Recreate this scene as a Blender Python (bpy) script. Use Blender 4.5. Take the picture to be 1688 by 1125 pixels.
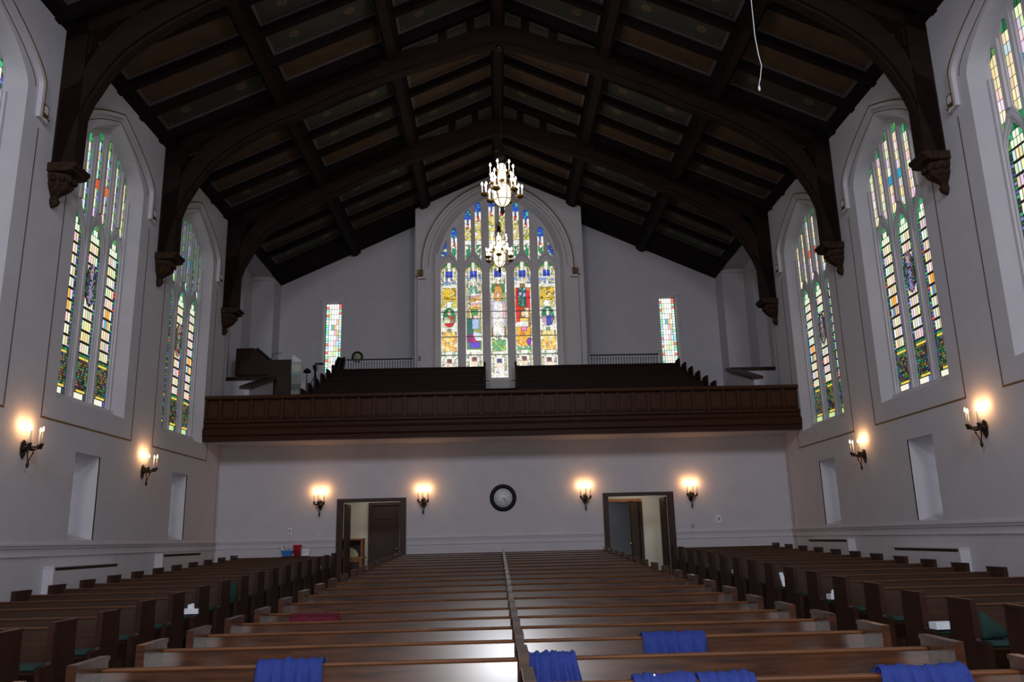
import bpy, math, random
import numpy as np
from mathutils import Vector, Matrix, noise
from mathutils.geometry import tessellate_polygon
random.seed(7); rng = np.random.RandomState(7)
PI = math.pi
sc = bpy.context.scene
C = sc.collection
for o in list(bpy.data.objects): bpy.data.objects.remove(o)
Z0 = 1.45            # everything below is laid out with the lens height as z = 0 and raised at the end

# ------------------------------------------------------------------ camera, world, flash, exposure
F, YAW, PITCH, ROLL = 1343.1, .0230, .2380, .0240
r = Vector((math.cos(YAW), -math.sin(YAW), 0))
f = Vector((math.sin(YAW)*math.cos(PITCH), math.cos(YAW)*math.cos(PITCH), math.sin(PITCH)))
u = r.cross(f)
r2 = r*math.cos(ROLL) - u*math.sin(ROLL); u2 = u*math.cos(ROLL) + r*math.sin(ROLL)
cam = bpy.data.cameras.new('camera'); co = bpy.data.objects.new('camera', cam); C.objects.link(co)
cam.sensor_width = 36; cam.lens = F/1688*36; cam.clip_start = .05; cam.clip_end = 200
m = Matrix((( r2.x, u2.x, -f.x, -.22), (r2.y, u2.y, -f.y, 0), (r2.z, u2.z, -f.z, 0), (0, 0, 0, 1)))
co.matrix_world = m; sc.camera = co
w = bpy.data.worlds.new('daylight'); sc.world = w; w.use_nodes = True
w.node_tree.nodes['Background'].inputs[0].default_value = (.80, .84, 1.0, 1)
w.node_tree.nodes['Background'].inputs[1].default_value = .05
sc.view_settings.view_transform = 'Standard'; sc.view_settings.look = 'None'
sc.view_settings.exposure = 0; sc.view_settings.gamma = 1; sc.view_settings.use_curve_mapping = False
def light(name, kind, loc, power, col, size=.05, rot=None):
    l = bpy.data.lights.new(name, kind); l.energy = power; l.color = col
    if kind == 'AREA': l.size = size
    else: l.shadow_soft_size = size
    o = bpy.data.objects.new(name, l); C.objects.link(o); o.location = loc
    if rot: o.rotation_euler = rot
    return o
light('camera_flash', 'POINT', (-.10, -.02, .16), 640, (.93, .95, 1), .045)
light('added_fill_light', 'AREA', (-3.2, -1.6, 8.6), 540, (.86, .90, 1), 2.6, (1.0, 0, 0))  # unseen area lamps added high behind the camera as ambient fill for the nave
light('added_fill_light', 'AREA', (3.2, -1.6, 8.6), 540, (.86, .90, 1), 2.6, (1.0, 0, 0))
light('narthex_added_fill', 'AREA', (-3.4, 21.9, 1.5), 11, (1, .95, .86), 1.0)  # no fixture here; hidden area lamps added to brighten the narthex walls
light('narthex_added_fill', 'AREA', (3.5, 21.9, 1.5), 13, (1, .95, .86), 1.0)
light('vestibule_light', 'AREA', (2.6, 24.0, 1.2), 3.5, (.9, .93, 1), .8)

# ------------------------------------------------------------------ materials
def mat(name, col, rough=.6, metal=0, noise_s=None, col2=None, amt=.5, bump=0, stretch=(1,1,1), coat=0, emit=None, es=0, spec=.5, coat_r=.2):
    M = bpy.data.materials.new(name); M.use_nodes = True; N = M.node_tree.nodes; L = M.node_tree.links
    B = N['Principled BSDF']; B.inputs['Base Color'].default_value = (*col, 1)
    B.inputs['Roughness'].default_value = rough; B.inputs['Metallic'].default_value = metal
    B.inputs['Specular IOR Level'].default_value = spec
    if coat: B.inputs['Coat Weight'].default_value = coat; B.inputs['Coat Roughness'].default_value = coat_r
    if emit: B.inputs['Emission Color'].default_value = (*emit, 1); B.inputs['Emission Strength'].default_value = es
    if noise_s:
        T = N.new('ShaderNodeTexCoord'); Mp = N.new('ShaderNodeMapping'); Mp.inputs['Scale'].default_value = stretch
        Ns = N.new('ShaderNodeTexNoise'); Ns.inputs['Scale'].default_value = noise_s; Ns.inputs['Detail'].default_value = 5
        OI = N.new('ShaderNodeObjectInfo'); VM = N.new('ShaderNodeVectorMath'); VM.operation = 'MULTIPLY_ADD'
        VM.inputs[1].default_value = (37, 23, 11); L.new(OI.outputs['Location'], VM.inputs[0]); L.new(T.outputs['Object'], VM.inputs[2])
        L.new(VM.outputs[0] if stretch != (1,1,1) else T.outputs['Object'], Mp.inputs[0]); L.new(Mp.outputs[0], Ns.inputs[0])
        R = N.new('ShaderNodeValToRGB'); R.color_ramp.elements[0].position = .35; R.color_ramp.elements[1].position = .68
        R.color_ramp.elements[0].color = (*col, 1); c2 = col2 or tuple(c*.8 for c in col); R.color_ramp.elements[1].color = (*c2, 1)
        L.new(Ns.outputs[0], R.inputs[0]); L.new(R.outputs[0], B.inputs['Base Color'])
        if bump:
            Bp = N.new('ShaderNodeBump'); Bp.inputs['Strength'].default_value = bump; Bp.inputs['Distance'].default_value = .01
            L.new(Ns.outputs[0], Bp.inputs['Height']); L.new(Bp.outputs[0], B.inputs['Normal'])
    return M
plaster = mat('plaster', (.555,.53,.565), .85, noise_s=3, col2=(.525,.50,.535), bump=.08)
cream = mat('cream_plaster', (.60,.55,.46), .8, noise_s=3, col2=(.57,.52,.43))
stone = mat('painted_stone', (.60,.57,.60), .7, noise_s=5, col2=(.56,.53,.56), bump=.05)
gold = mat('gold_line', (.26,.15,.045), .45, .4, noise_s=20, col2=(.17,.10,.04))
thinline = mat('brown_line', (.10,.055,.035), .6)
oak = mat('pew_oak', (.070,.022,.007), .55, noise_s=2.6, col2=(.020,.007,.003), stretch=(1,5,11), bump=.26, coat=1.0, coat_r=.25, spec=.10)
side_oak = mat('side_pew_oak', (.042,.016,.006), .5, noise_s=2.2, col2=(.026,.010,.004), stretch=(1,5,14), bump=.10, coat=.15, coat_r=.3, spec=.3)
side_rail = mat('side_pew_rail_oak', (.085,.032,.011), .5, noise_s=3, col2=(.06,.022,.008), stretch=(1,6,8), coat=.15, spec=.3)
oakrail = mat('pew_rail_oak', (.125,.043,.012), .5, noise_s=3, col2=(.075,.026,.008), stretch=(1,6,8), spec=.25, coat=.1, coat_r=.28)
oakdark = mat('dark_oak', (.040,.014,.008), .45, noise_s=3, col2=(.022,.008,.005), stretch=(6,6,1), coat=.15, coat_r=.2, spec=.3)
truss_w = mat('truss_wood', (.019,.0075,.005), .75, noise_s=2, col2=(.012,.005,.0035), stretch=(1,3,3), bump=.1, spec=.15)
roof_w = mat('roof_wood', (.013,.006,.006), .85, noise_s=2, col2=(.009,.0045,.0045), stretch=(2,2,2), spec=.1)
corbel_w = mat('corbel_wood', (.042,.020,.010), .7, noise_s=18, col2=(.018,.008,.005), bump=.6, spec=.15)
mauve = mat('panel_border', (.115,.082,.095), .7, noise_s=4, col2=(.10,.072,.08))
p_orange = mat('panel_orange', (.082,.040,.014), .8, noise_s=3.5, col2=(.050,.026,.014), stretch=(1,1,1))
p_green = mat('panel_green', (.040,.040,.026), .8, noise_s=3.5, col2=(.032,.034,.024))
p_gold = mat('rosette_gold', (.19,.115,.055), .7, noise_s=30, col2=(.08,.05,.03))
balc_pew = mat('balcony_pew_wood', (.016,.006,.004), .6, noise_s=3, col2=(.011,.004,.003), stretch=(5,1,1), spec=.12)
balc_w = mat('balcony_oak', (.038,.0135,.006), .6, noise_s=3, col2=(.030,.010,.005), stretch=(5,1,1), spec=.12, coat=.05, coat_r=.25)
balc_w2 = mat('balcony_oak_light', (.052,.019,.008), .6, noise_s=3, col2=(.042,.015,.006), stretch=(5,1,1), spec=.12, coat=.05, coat_r=.25)
floor_m = mat('floor_slate', (.055,.055,.062), .55, noise_s=5, col2=(.04,.04,.046))
green = mat('green_velvet', (.005,.030,.022), .9, noise_s=60, col2=(.004,.021,.016), bump=.2)
blue = mat('blue_cloth', (.006,.022,.17), .85, noise_s=40, col2=(.005,.017,.13), bump=.15)
maroon = mat('maroon_fur', (.11,.003,.016), .95, noise_s=60, col2=(.06,.002,.009), bump=.8)
iron = mat('black_iron', (.02,.018,.014), .45, .6)
bronze = mat('bronze', (.22,.13,.03), .4, .8)
black = mat('black', (.006,.006,.007), .5, spec=.2)
white = mat('white_card', (.8,.82,.86), .6, noise_s=30, col2=(.72,.75,.8))
candle_m = mat('candle_tube', (.72,.62,.50), .5, noise_s=10, col2=(.66,.56,.44))
bulb_w = mat('warm_bulb', (1,.8,.5), .3, emit=(1,.66,.30), es=14)
bulb_c = mat('cool_bulb', (1,1,1), .3, emit=(1,.93,.84), es=14)
lantern = mat('lantern_glass', (.9,.85,.7), .3, emit=(1,.88,.66), es=1.25, noise_s=12, col2=(.9,.8,.6))
ivory = mat('lit_candle', (.8,.78,.72), .5, emit=(1,.93,.82), es=.75, noise_s=10, col2=(.8,.74,.66))
lead = mat('lead', (.012,.012,.012), .5)
daygl = mat('pale_glass', (.8,.85,.9), .3, emit=(.82,.84,.9), es=.30, noise_s=8, col2=(.7,.75,.8))
railm = mat('painted_rail', (.62,.64,.72), .5)
redp = mat('red_plastic', (.5,.02,.03), .4, noise_s=4, col2=(.42,.015,.025)); bluep = mat('blue_plastic', (.02,.15,.5), .4, noise_s=4, col2=(.02,.12,.42))
orangew = mat('orange_oak', (.42,.14,.025), .4, noise_s=3, col2=(.22,.07,.015), stretch=(5,5,1), coat=.3)
grey = mat('grey_plastic', (.25,.25,.26), .5); brass = mat('brass', (.7,.45,.12), .3, .9)
clockface = mat('clock_face', (.74,.77,.76), .35, noise_s=14, col2=(.62,.66,.66)); clockface2 = mat('clock_face_yellowed', (.46,.45,.26), .5, noise_s=10, col2=(.42,.41,.23))
pink = mat('dried_flower', (.35,.16,.11), .9, noise_s=30, col2=(.2,.08,.05))
bluewall = mat('blue_grey_plaster', (.36,.37,.40), .85, noise_s=3, col2=(.34,.35,.38))
wire_m = mat('silver_wire', (.6,.62,.66), .4, .3)
G = bpy.data.materials.new('stained_glass'); G.use_nodes = True
_n = G.node_tree.nodes; _l = G.node_tree.links; _a = _n.new('ShaderNodeAttribute'); _a.attribute_name = 'Col'
_l.new(_a.outputs['Color'], _n['Principled BSDF'].inputs['Emission Color']); _n['Principled BSDF'].inputs['Emission Strength'].default_value = 1.15
_n['Principled BSDF'].inputs['Base Color'].default_value = (.02,.02,.02,1); _n['Principled BSDF'].inputs['Roughness'].default_value = .25

# ------------------------------------------------------------------ mesh builder
class MB:
    def __init__(s): s.v=[]; s.f=[]; s.m=[]; s.c=[]; s.mats=[]; s.sm=[]
    def mi(s, M):
        if M not in s.mats: s.mats.append(M)
        return s.mats.index(M)
    def add(s, vs, fs, M, col=None, smooth=False):
        b=len(s.v); s.v += [tuple(p) for p in vs]; k=s.mi(M)
        for q in fs: s.f.append(tuple(i+b for i in q)); s.m.append(k); s.c.append(col); s.sm.append(smooth)
        return s
    def box(s, x0,x1,y0,y1,z0,z1, M):
        v=[(x,y,z) for x in (x0,x1) for y in (y0,y1) for z in (z0,z1)]
        return s.add(v, [(0,1,3,2),(4,6,7,5),(0,4,5,1),(2,3,7,6),(0,2,6,4),(1,5,7,3)], M)
    def hexa(s, a, b, M):        # two quads a (4 pts) and b (4 pts)
        return s.add(list(a)+list(b), [(3,2,1,0),(4,5,6,7),(0,1,5,4),(1,2,6,5),(2,3,7,6),(3,0,4,7)], M)
    def prism(s, poly, ax, a, b, M, holes=(), smooth=False):
        # poly 2D; ax 'x': (y,z) extruded in x ; 'y': (x,z) ; 'z': (x,y)
        def P(p,t): return (t,p[0],p[1]) if ax=='x' else ((p[0],t,p[1]) if ax=='y' else (p[0],p[1],t))
        loops=[list(poly)]+[list(h) for h in holes]
        flat=[p for l in loops for p in l]; n=len(flat)
        tri=tessellate_polygon([[Vector((p[0],p[1],0)) for p in l] for l in loops])
        fs=[tuple(t) for t in tri]+[tuple(i+n for i in reversed(t)) for t in tri]
        s.add([P(p,a) for p in flat]+[P(p,b) for p in flat], fs, M)
        k=0; side=[]
        for l in loops:
            L=len(l)
            for i in range(L): side.append((k+i, k+(i+1)%L, n+k+(i+1)%L, n+k+i))
            k+=L
        return s.add([P(p,a) for p in flat]+[P(p,b) for p in flat], side, M, smooth=smooth)
    def lathe(s, prof, M, c=(0,0,0), n=12, smooth=True, ax='z'):
        v=[]; 
        for rr,z in prof:
            for i in range(n):
                t=2*PI*i/n; q=(rr*math.cos(t), rr*math.sin(t), z)
                if ax=='y': q=(q[0],q[2],q[1])
                if ax=='x': q=(q[2],q[0],q[1])
                v.append((c[0]+q[0],c[1]+q[1],c[2]+q[2]))
        fs=[(j*n+i, j*n+(i+1)%n, (j+1)*n+(i+1)%n, (j+1)*n+i) for j in range(len(prof)-1) for i in range(n)]
        fs+= [tuple(reversed(range(n))), tuple(range((len(prof)-1)*n, len(prof)*n))]
        return s.add(v, fs, M, smooth=smooth)
    def tube(s, pts, rad, M, n=6):
        pts=[Vector(p) for p in pts]; v=[]
        for i,p in enumerate(pts):
            d=(pts[min(i+1,len(pts)-1)]-pts[max(i-1,0)]).normalized()
            a=d.orthogonal().normalized(); b=d.cross(a)
            rr = rad[i] if isinstance(rad,(list,tuple)) else rad
            if i and True:
                a=(pa-d*pa.dot(d)).normalized(); b=d.cross(a)
            pa=a
            v+=[p+(a*math.cos(2*PI*k/n)+b*math.sin(2*PI*k/n))*rr for k in range(n)]
        fs=[(j*n+i,j*n+(i+1)%n,(j+1)*n+(i+1)%n,(j+1)*n+i) for j in range(len(pts)-1) for i in range(n)]
        fs+=[tuple(reversed(range(n))), tuple(range((len(pts)-1)*n,len(pts)*n))]
        return s.add(v,fs,M,smooth=True)
    def ball(s, c, rad, M, n=8, k=5, sz=1):
        return s.lathe([(max(rad*math.sin(PI*j/k),1e-4), -rad*sz*math.cos(PI*j/k)) for j in range(k+1)], M, c, n)
    def mesh(s, name, off=(0,0,0)):
        me=bpy.data.meshes.new(name); me.from_pydata([(x-off[0],y-off[1],z-off[2]) for x,y,z in s.v],[],s.f)
        for M in s.mats: me.materials.append(M)
        me.polygons.foreach_set('material_index', s.m); me.polygons.foreach_set('use_smooth', s.sm)
        if any(c is not None for c in s.c):
            at=me.color_attributes.new('Col','FLOAT_COLOR','CORNER'); arr=[]
            for q,c in zip(s.f,s.c): arr += list((*(c or (0,0,0)),1))*len(q)
            at.data.foreach_set('color', arr)
        me.update(); return me
def link(name, me, parent=None, **kw):
    o=bpy.data.objects.new(name, me); C.objects.link(o)
    if parent: o.parent=parent
    for k,v in kw.items(): o[k]=v
    return o
def part(name, mb, parent, world=True, **kw):
    off=(0,0,0)
    if world and parent is not None:
        p=parent; off=Vector((0,0,0))
        while p: off+=p.location; p=p.parent
    return link(name, mb.mesh(name, off), parent, **kw)
def thing(name, label, cat, loc=(0,0,0), rz=0, group=None):
    o=link(name, None); o.location=loc; o.rotation_euler=(0,0,rz); o['label']=label; o['category']=cat
    if group: o['group']=group
    return o
def solid(name, mb, label, cat, loc=(0,0,0), world=True, group=None, **kw):
    o=link(name, mb.mesh(name, loc if world else (0,0,0))); o.location=loc; o['label']=label; o['category']=cat
    if group: o['group']=group
    for k,v in kw.items(): o[k]=v
    return o
def struct(name, mb=None, loc=(0,0,0)):
    o=link(name, mb.mesh(name) if mb else None, kind='structure'); o.location=loc; return o
def clone(o, loc=None, rz=None, label=None, group=None, parent=None):
    c=o.copy(); C.objects.link(c); c.parent=parent
    if loc is not None: c.location=loc
    if rz is not None: c.rotation_euler=(0,0,rz)
    if label: c['label']=label
    if group: c['group']=group
    for ch in list(o.children): clone(ch, parent=c)
    return c

# ------------------------------------------------------------------ curves for arches
def arch(hw, zs, za, p=None, n=10, a=.2):
    """right-to-left arch points (x,z) from (hw,zs) over (0,za) to (-hw,zs)"""
    h=za-zs; pts=[]
    if p is None:
        R=(hw*hw+h*h)/(2*hw); cx=hw-R; t1=math.atan2(h, -cx)
        right=[(cx+R*math.cos(t1*i/n), zs+R*math.sin(t1*i/n)) for i in range(n+1)]
    else:
        right=[]
        for i in range(n+1):
            x=hw*math.cos(PI/2*i/n); q=abs(x/hw)
            right.append((x, zs+h*((1-a)*(1-q**p)**(1/p)+a*(1-q))))
    return right+[(-x,z) for x,z in reversed(right[:-1])]
def opening(hw, z0, zs, za, p=None, n=10, a=.2):
    return [(-hw,z0),(hw,z0)]+arch(hw,zs,za,p,n,a)
XW=7.157; YB=20.79; YG=25.7; YF=-3.0; EAVE=8.34
TR=(3.86,7.98,12.10,16.22,20.35)
BAY=(5.82,9.94,14.06,18.18)
def floor_z(y): return float(np.interp(y,[4,8.4,9.5,14,21],[-1.45,-1.45,-1.405,-1.26,-1.044]))

# ------------------------------------------------------------------ floor
fb=MB(); ys=[YF,4,8.4,9.5,14,21,26]
for a,b in zip(ys[:-1],ys[1:]):
    za,zb=floor_z(a),floor_z(min(b,21)); 
    if a>=21: za=zb
    fb.hexa([(-8.6,a,za-.2),(8.6,a,za-.2),(8.6,b,zb-.2),(-8.6,b,zb-.2)],[(-8.6,a,za),(8.6,a,za),(8.6,b,zb),(-8.6,b,zb)],floor_m)
struct('floor', fb)

# ------------------------------------------------------------------ side walls with openings
niche=(-.42,.44,.14,1.56)
def side_wall(sx, name):
    holes=[]
    for yc in BAY:
        holes.append([(yc+x,z) for x,z in opening(1.2,2.35,6.78,7.74,2.2,12,.58)])
        holes.append([(yc+niche[0],niche[2]),(yc+niche[1],niche[2]),(yc+niche[1],niche[3]),(yc+niche[0],niche[3])])
    b=MB(); outer=[(YF,-1.7),(20.62,-1.7),(20.62,8.8),(YF,8.8)]
    b.prism(outer,'x',sx*XW,sx*(XW+.02),plaster,holes)
    # splayed window reveals and niche linings
    for yc in BAY:
        A=opening(1.2,2.35,6.78,7.74,2.2,12,.58); B=opening(1.0,2.46,6.88,7.62,2.2,12,.52); n=len(A)
        v=[(sx*XW,yc+x,z) for x,z in A]+[(sx*(XW+.24),yc+x,z) for x,z in B]
        b.add(v,[(i,(i+1)%n,n+(i+1)%n,n+i) for i in range(n)],plaster)
        y0,y1=yc+niche[0],yc+niche[1]; z0,z1=niche[2:]
        x0,x1=sx*XW,sx*(XW+.55)
        b.add([(x0,y0,z0),(x0,y1,z0),(x0,y1,z1),(x0,y0,z1),(x1,y0,z0+.15),(x1,y1,z0+.15),(x1,y1,z1-.12),(x1,y0,z1-.12)],
              [(0,1,5,4),(1,2,6,5),(2,3,7,6),(3,0,4,7)],plaster)
    # outer skin keeps daylight out
    b.box(min(sx*(XW+.6),sx*(XW+.8)),max(sx*(XW+.6),sx*(XW+.8)),YF,20.62,-1.7,9.0,plaster)
    # balcony-bay recess
    X1,X2=sx*7.85,sx*8.18
    def q(*p): b.add(p,[tuple(range(len(p)))],plaster)
    b.box(min(sx*XW,sx*8.4),max(sx*XW,sx*8.4),20.6,20.8,-1.7,8.9,plaster)
    b.box(min(X2,sx*8.4),max(X2,sx*8.4),20.8,24.05,-1.7,8.9,plaster)
    b.box(min(X1,sx*8.4),max(X1,sx*8.4),24.05,24.9,-1.7,8.9,plaster)
    b.box(min(sx*XW,sx*8.4),max(sx*XW,sx*8.4),24.9,YG+.3,-1.7,8.9,plaster)
    b.box(min(sx*XW,sx*8.4),max(sx*XW,sx*8.4),20.8,24.9,8.30,8.95,plaster)
    # moulded capitals of the recess piers
    b.box(min(sx*(XW+.0),sx*7.9),max(sx*(XW+.0),sx*7.9),24.86,24.92,8.0,8.06,stone)
    b.box(min(sx*XW,sx*7.9),max(sx*XW,sx*7.9),24.85,24.92,8.18,8.30,stone)
    b.box(min(sx*7.8,sx*8.2),max(sx*7.8,sx*8.2),24.01,24.06,8.0,8.30,stone)
    return struct(name,b)
side_wall(-1,'wall_left'); side_wall(1,'wall_right')
b=MB(); b.prism([(-8,-1.7),(8,-1.7),(8,8.9),(0,12.3),(-8,8.9)],'y',YF-.1,YF,oakdark); struct('wall_front',b)

# ------------------------------------------------------------------ back walls
b=MB()
doors=((-4.08,-2.60,1.0),(2.56,4.10,1.0))
outer=[(-XW,-1.7),(XW,-1.7),(XW,2.62),(-XW,2.62)]
b.prism(outer,'y',YB,YB+.16,plaster,[[(a,-1.04),(c,-1.04),(c,z),(a,z)] for a,c,z in doors])
b.box(-XW,XW,19.62,YB,2.42,2.62,plaster)                           # balcony soffit
struct('wall_back',b)
b=MB()
def rz(x): return 11.53-.46*abs(x)
gw=[(-5.18,7.64,5.34),(5.78,7.64,5.34)]
hs=[[(-5.72,5.30),(-5.16,5.30),(-5.16,7.66),(-5.72,7.66)],[(5.24,5.30),(5.80,5.30),(5.80,7.66),(5.24,7.66)]]
b.prism([(-XW,2.4),(XW,2.4),(XW,8.6),(0,12.0),(-XW,8.6)],'y',YG,YG+.05,plaster,hs)
for h in hs:
    for (p,q) in zip(h,h[1:]+h[:1]): b.add([(p[0],YG,p[1]),(q[0],YG,q[1]),(q[0],YG+.22,q[1]),(p[0],YG+.22,p[1])],[(0,1,2,3)],plaster)
b.box(-8.4,8.4,YG+.3,YG+.5,-1.7,12.3,plaster)
# projecting centre block that carries the great window
WC=-.05
GO=[(WC+x,z) for x,z in opening(2.08,4.62,8.45,10.98,None,12)]
b.prism([(-2.65,2.4),(2.65,2.4),(2.65,10.5),(0,11.72),(-2.65,10.5)],'y',24.4,24.42,plaster,[GO])
GI=[(WC+x,z) for x,z in opening(1.93,4.74,8.45,10.88,None,12)]
n=len(GO); b.add([(x,24.4,z) for x,z in GO]+[(x,24.7,z) for x,z in GI],[(i,(i+1)%n,n+(i+1)%n,n+i) for i in range(n)],plaster)
b.box(-2.65,-2.55,24.42,YG+.02,2.4,10.5,plaster); b.box(2.55,2.65,24.42,YG+.02,2.4,10.5,plaster)
b.box(-2.6,2.6,25.2,25.25,2.4,11.7,plaster)
b.box(-.95,.85,24.36,24.42,4.0,4.42,stone); b.box(-1.0,.9,24.33,24.42,4.0,4.16,stone)
struct('wall_gable',b)

# narthex beyond the doors
b=MB(); b.prism([(-5.6,-1.5),(5.6,-1.5),(5.6,1.6),(-5.6,1.6)],'y',23.0,23.12,cream,[[(2.72,-1.04),(3.72,-1.04),(3.72,.92),(2.72,.92)]])
b.box(-5.7,-5.6,YB+.16,23.1,-1.5,1.6,cream); b.box(5.6,5.7,YB+.16,23.1,-1.5,1.6,cream)
b.box(-5.7,5.7,YB+.16,23.1,1.6,1.7,cream); b.box(-.1,.1,YB+.16,23.0,-1.4,1.6,cream)
struct('wall_narthex',b)
b=MB(); b.box(1.6,4.9,25.0,25.1,-1.5,1.5,bluewall); b.box(1.5,1.6,23.12,25.1,-1.5,1.5,bluewall); b.box(4.9,5.0,23.12,25.1,-1.5,1.5,bluewall); b.box(1.5,5,23.12,25.1,1.4,1.5,bluewall)
struct('wall_vestibule',b)

# chair rails / baseboards / gilt lines
def trim(name, x0,x1,y0,y1,zs, M=stone):
    b=MB()
    for z0,z1,d in zs: b.box(x0-(d if x0!=x1 and 0 else 0),x1,y0,y1,z0,z1,M)
    return struct(name,b)
for i,(sx,nm) in enumerate(((-1,'trim_left'),(1,'trim_right'))):
    b=MB()
    for z0,z1,d in ((.06,.09,.035),(.02,.06,.018),(-.10,-.085,.02)):
        b.box(min(sx*(XW-d),sx*(XW+.01)),max(sx*(XW-d),sx*(XW+.01)),YF,YB,z0,z1,plaster)
    struct(nm,b)
b=MB()
for x0,x1 in ((-XW,-4.2),(-2.48,2.44),(4.22,XW)):
    for z0,z1,d in ((.06,.09,.035),(.02,.06,.018),(-.10,-.085,.02)): b.box(x0,x1,YB-d,YB+.01,z0,z1,plaster)
struct('trim_back',b)
for sx,nm in ((-1,'baseboard_left'),(1,'baseboard_right')):
    b=MB(); b.prism([(YF,-1.46),(8.4,-1.46),(14,-1.27),(YB,-1.06),(YB,-.88),(14,-1.09),(8.4,-1.28),(YF,-1.28)],'x',sx*(XW-.02),sx*(XW+.005),plaster); struct(nm,b)

# ------------------------------------------------------------------ stained glass helpers
PALE=[(.92,.58,.64),(.92,.76,.36),(.62,.80,.80),(.92,.84,.52),(.74,.58,.78),(.92,.66,.42),(.70,.86,.50),(.90,.88,.72),(.92,.76,.70),(.90,.80,.44)]
GRN=[(.01,.20,.06),(.02,.34,.13),(.05,.46,.20),(.01,.10,.04),(.10,.30,.05)]
BLU=[(.12,.18,.55),(.25,.34,.75),(.07,.08,.35),(.02,.05,.06)]
def pick(l,k=1.0):
    c=l[random.randrange(len(l))]; j=random.uniform(.8,1.08)*k; return tuple(x*j for x in c)
def clip_ok(pts, test): return all(test(x,z) for x,z in pts)
class Glass:
    """pieces of coloured glass standing proud of a dark lead sheet; plane coordinates (u,z)"""
    def __init__(s, w): s.b=MB(); s.w=w; s.n=0
    def sheet(s, poly):
        s.b.prism([(u,z) for u,z in poly],'x',-s.w,-s.w-.012,lead)
    def piece(s, pts, col):
        s.b.add([(-s.w+.004,u,z) for u,z in pts],[tuple(range(len(pts)))],G,col)
    def rect(s,u0,u1,z0,z1,col,g=.006):
        if u1-u0>2*g and z1-z0>2*g: s.piece([(u0+g,z0+g),(u1-g,z0+g),(u1-g,z1-g),(u0+g,z1-g)],col)
def top_fn(poly):
    """upper boundary z of a convex-ish polygon at u"""
    def fz(u,up=True):
        zs=[]
        n=len(poly)
        for i in range(n):
            (a,za),(c,zc)=poly[i],poly[(i+1)%n]
            if (a-u)*(c-u)<=0 and a!=c: zs.append(za+(zc-za)*(u-a)/(c-a))
        if not zs: return None
        return max(zs) if up else min(zs)
    return fz
def clipped(g, fz, u0,u1,z0,z1,col,gap=.006):
    u0+=gap;u1-=gap;z0+=gap;z1-=gap
    ta,tb=fz(u0),fz(u1); ba,bb=fz(u0,False),fz(u1,False)
    if None in (ta,tb,ba,bb): return
    a1,b1=min(z1,ta-gap),min(z1,tb-gap); a0,b0=max(z0,ba+gap),max(z0,bb+gap)
    if a1-a0<.004 and b1-b0<.004: return
    a1=max(a1,a0); b1=max(b1,b0)
    g.piece([(u0,a0),(u1,b0),(u1,b1),(u0,a1)],col)

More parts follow.
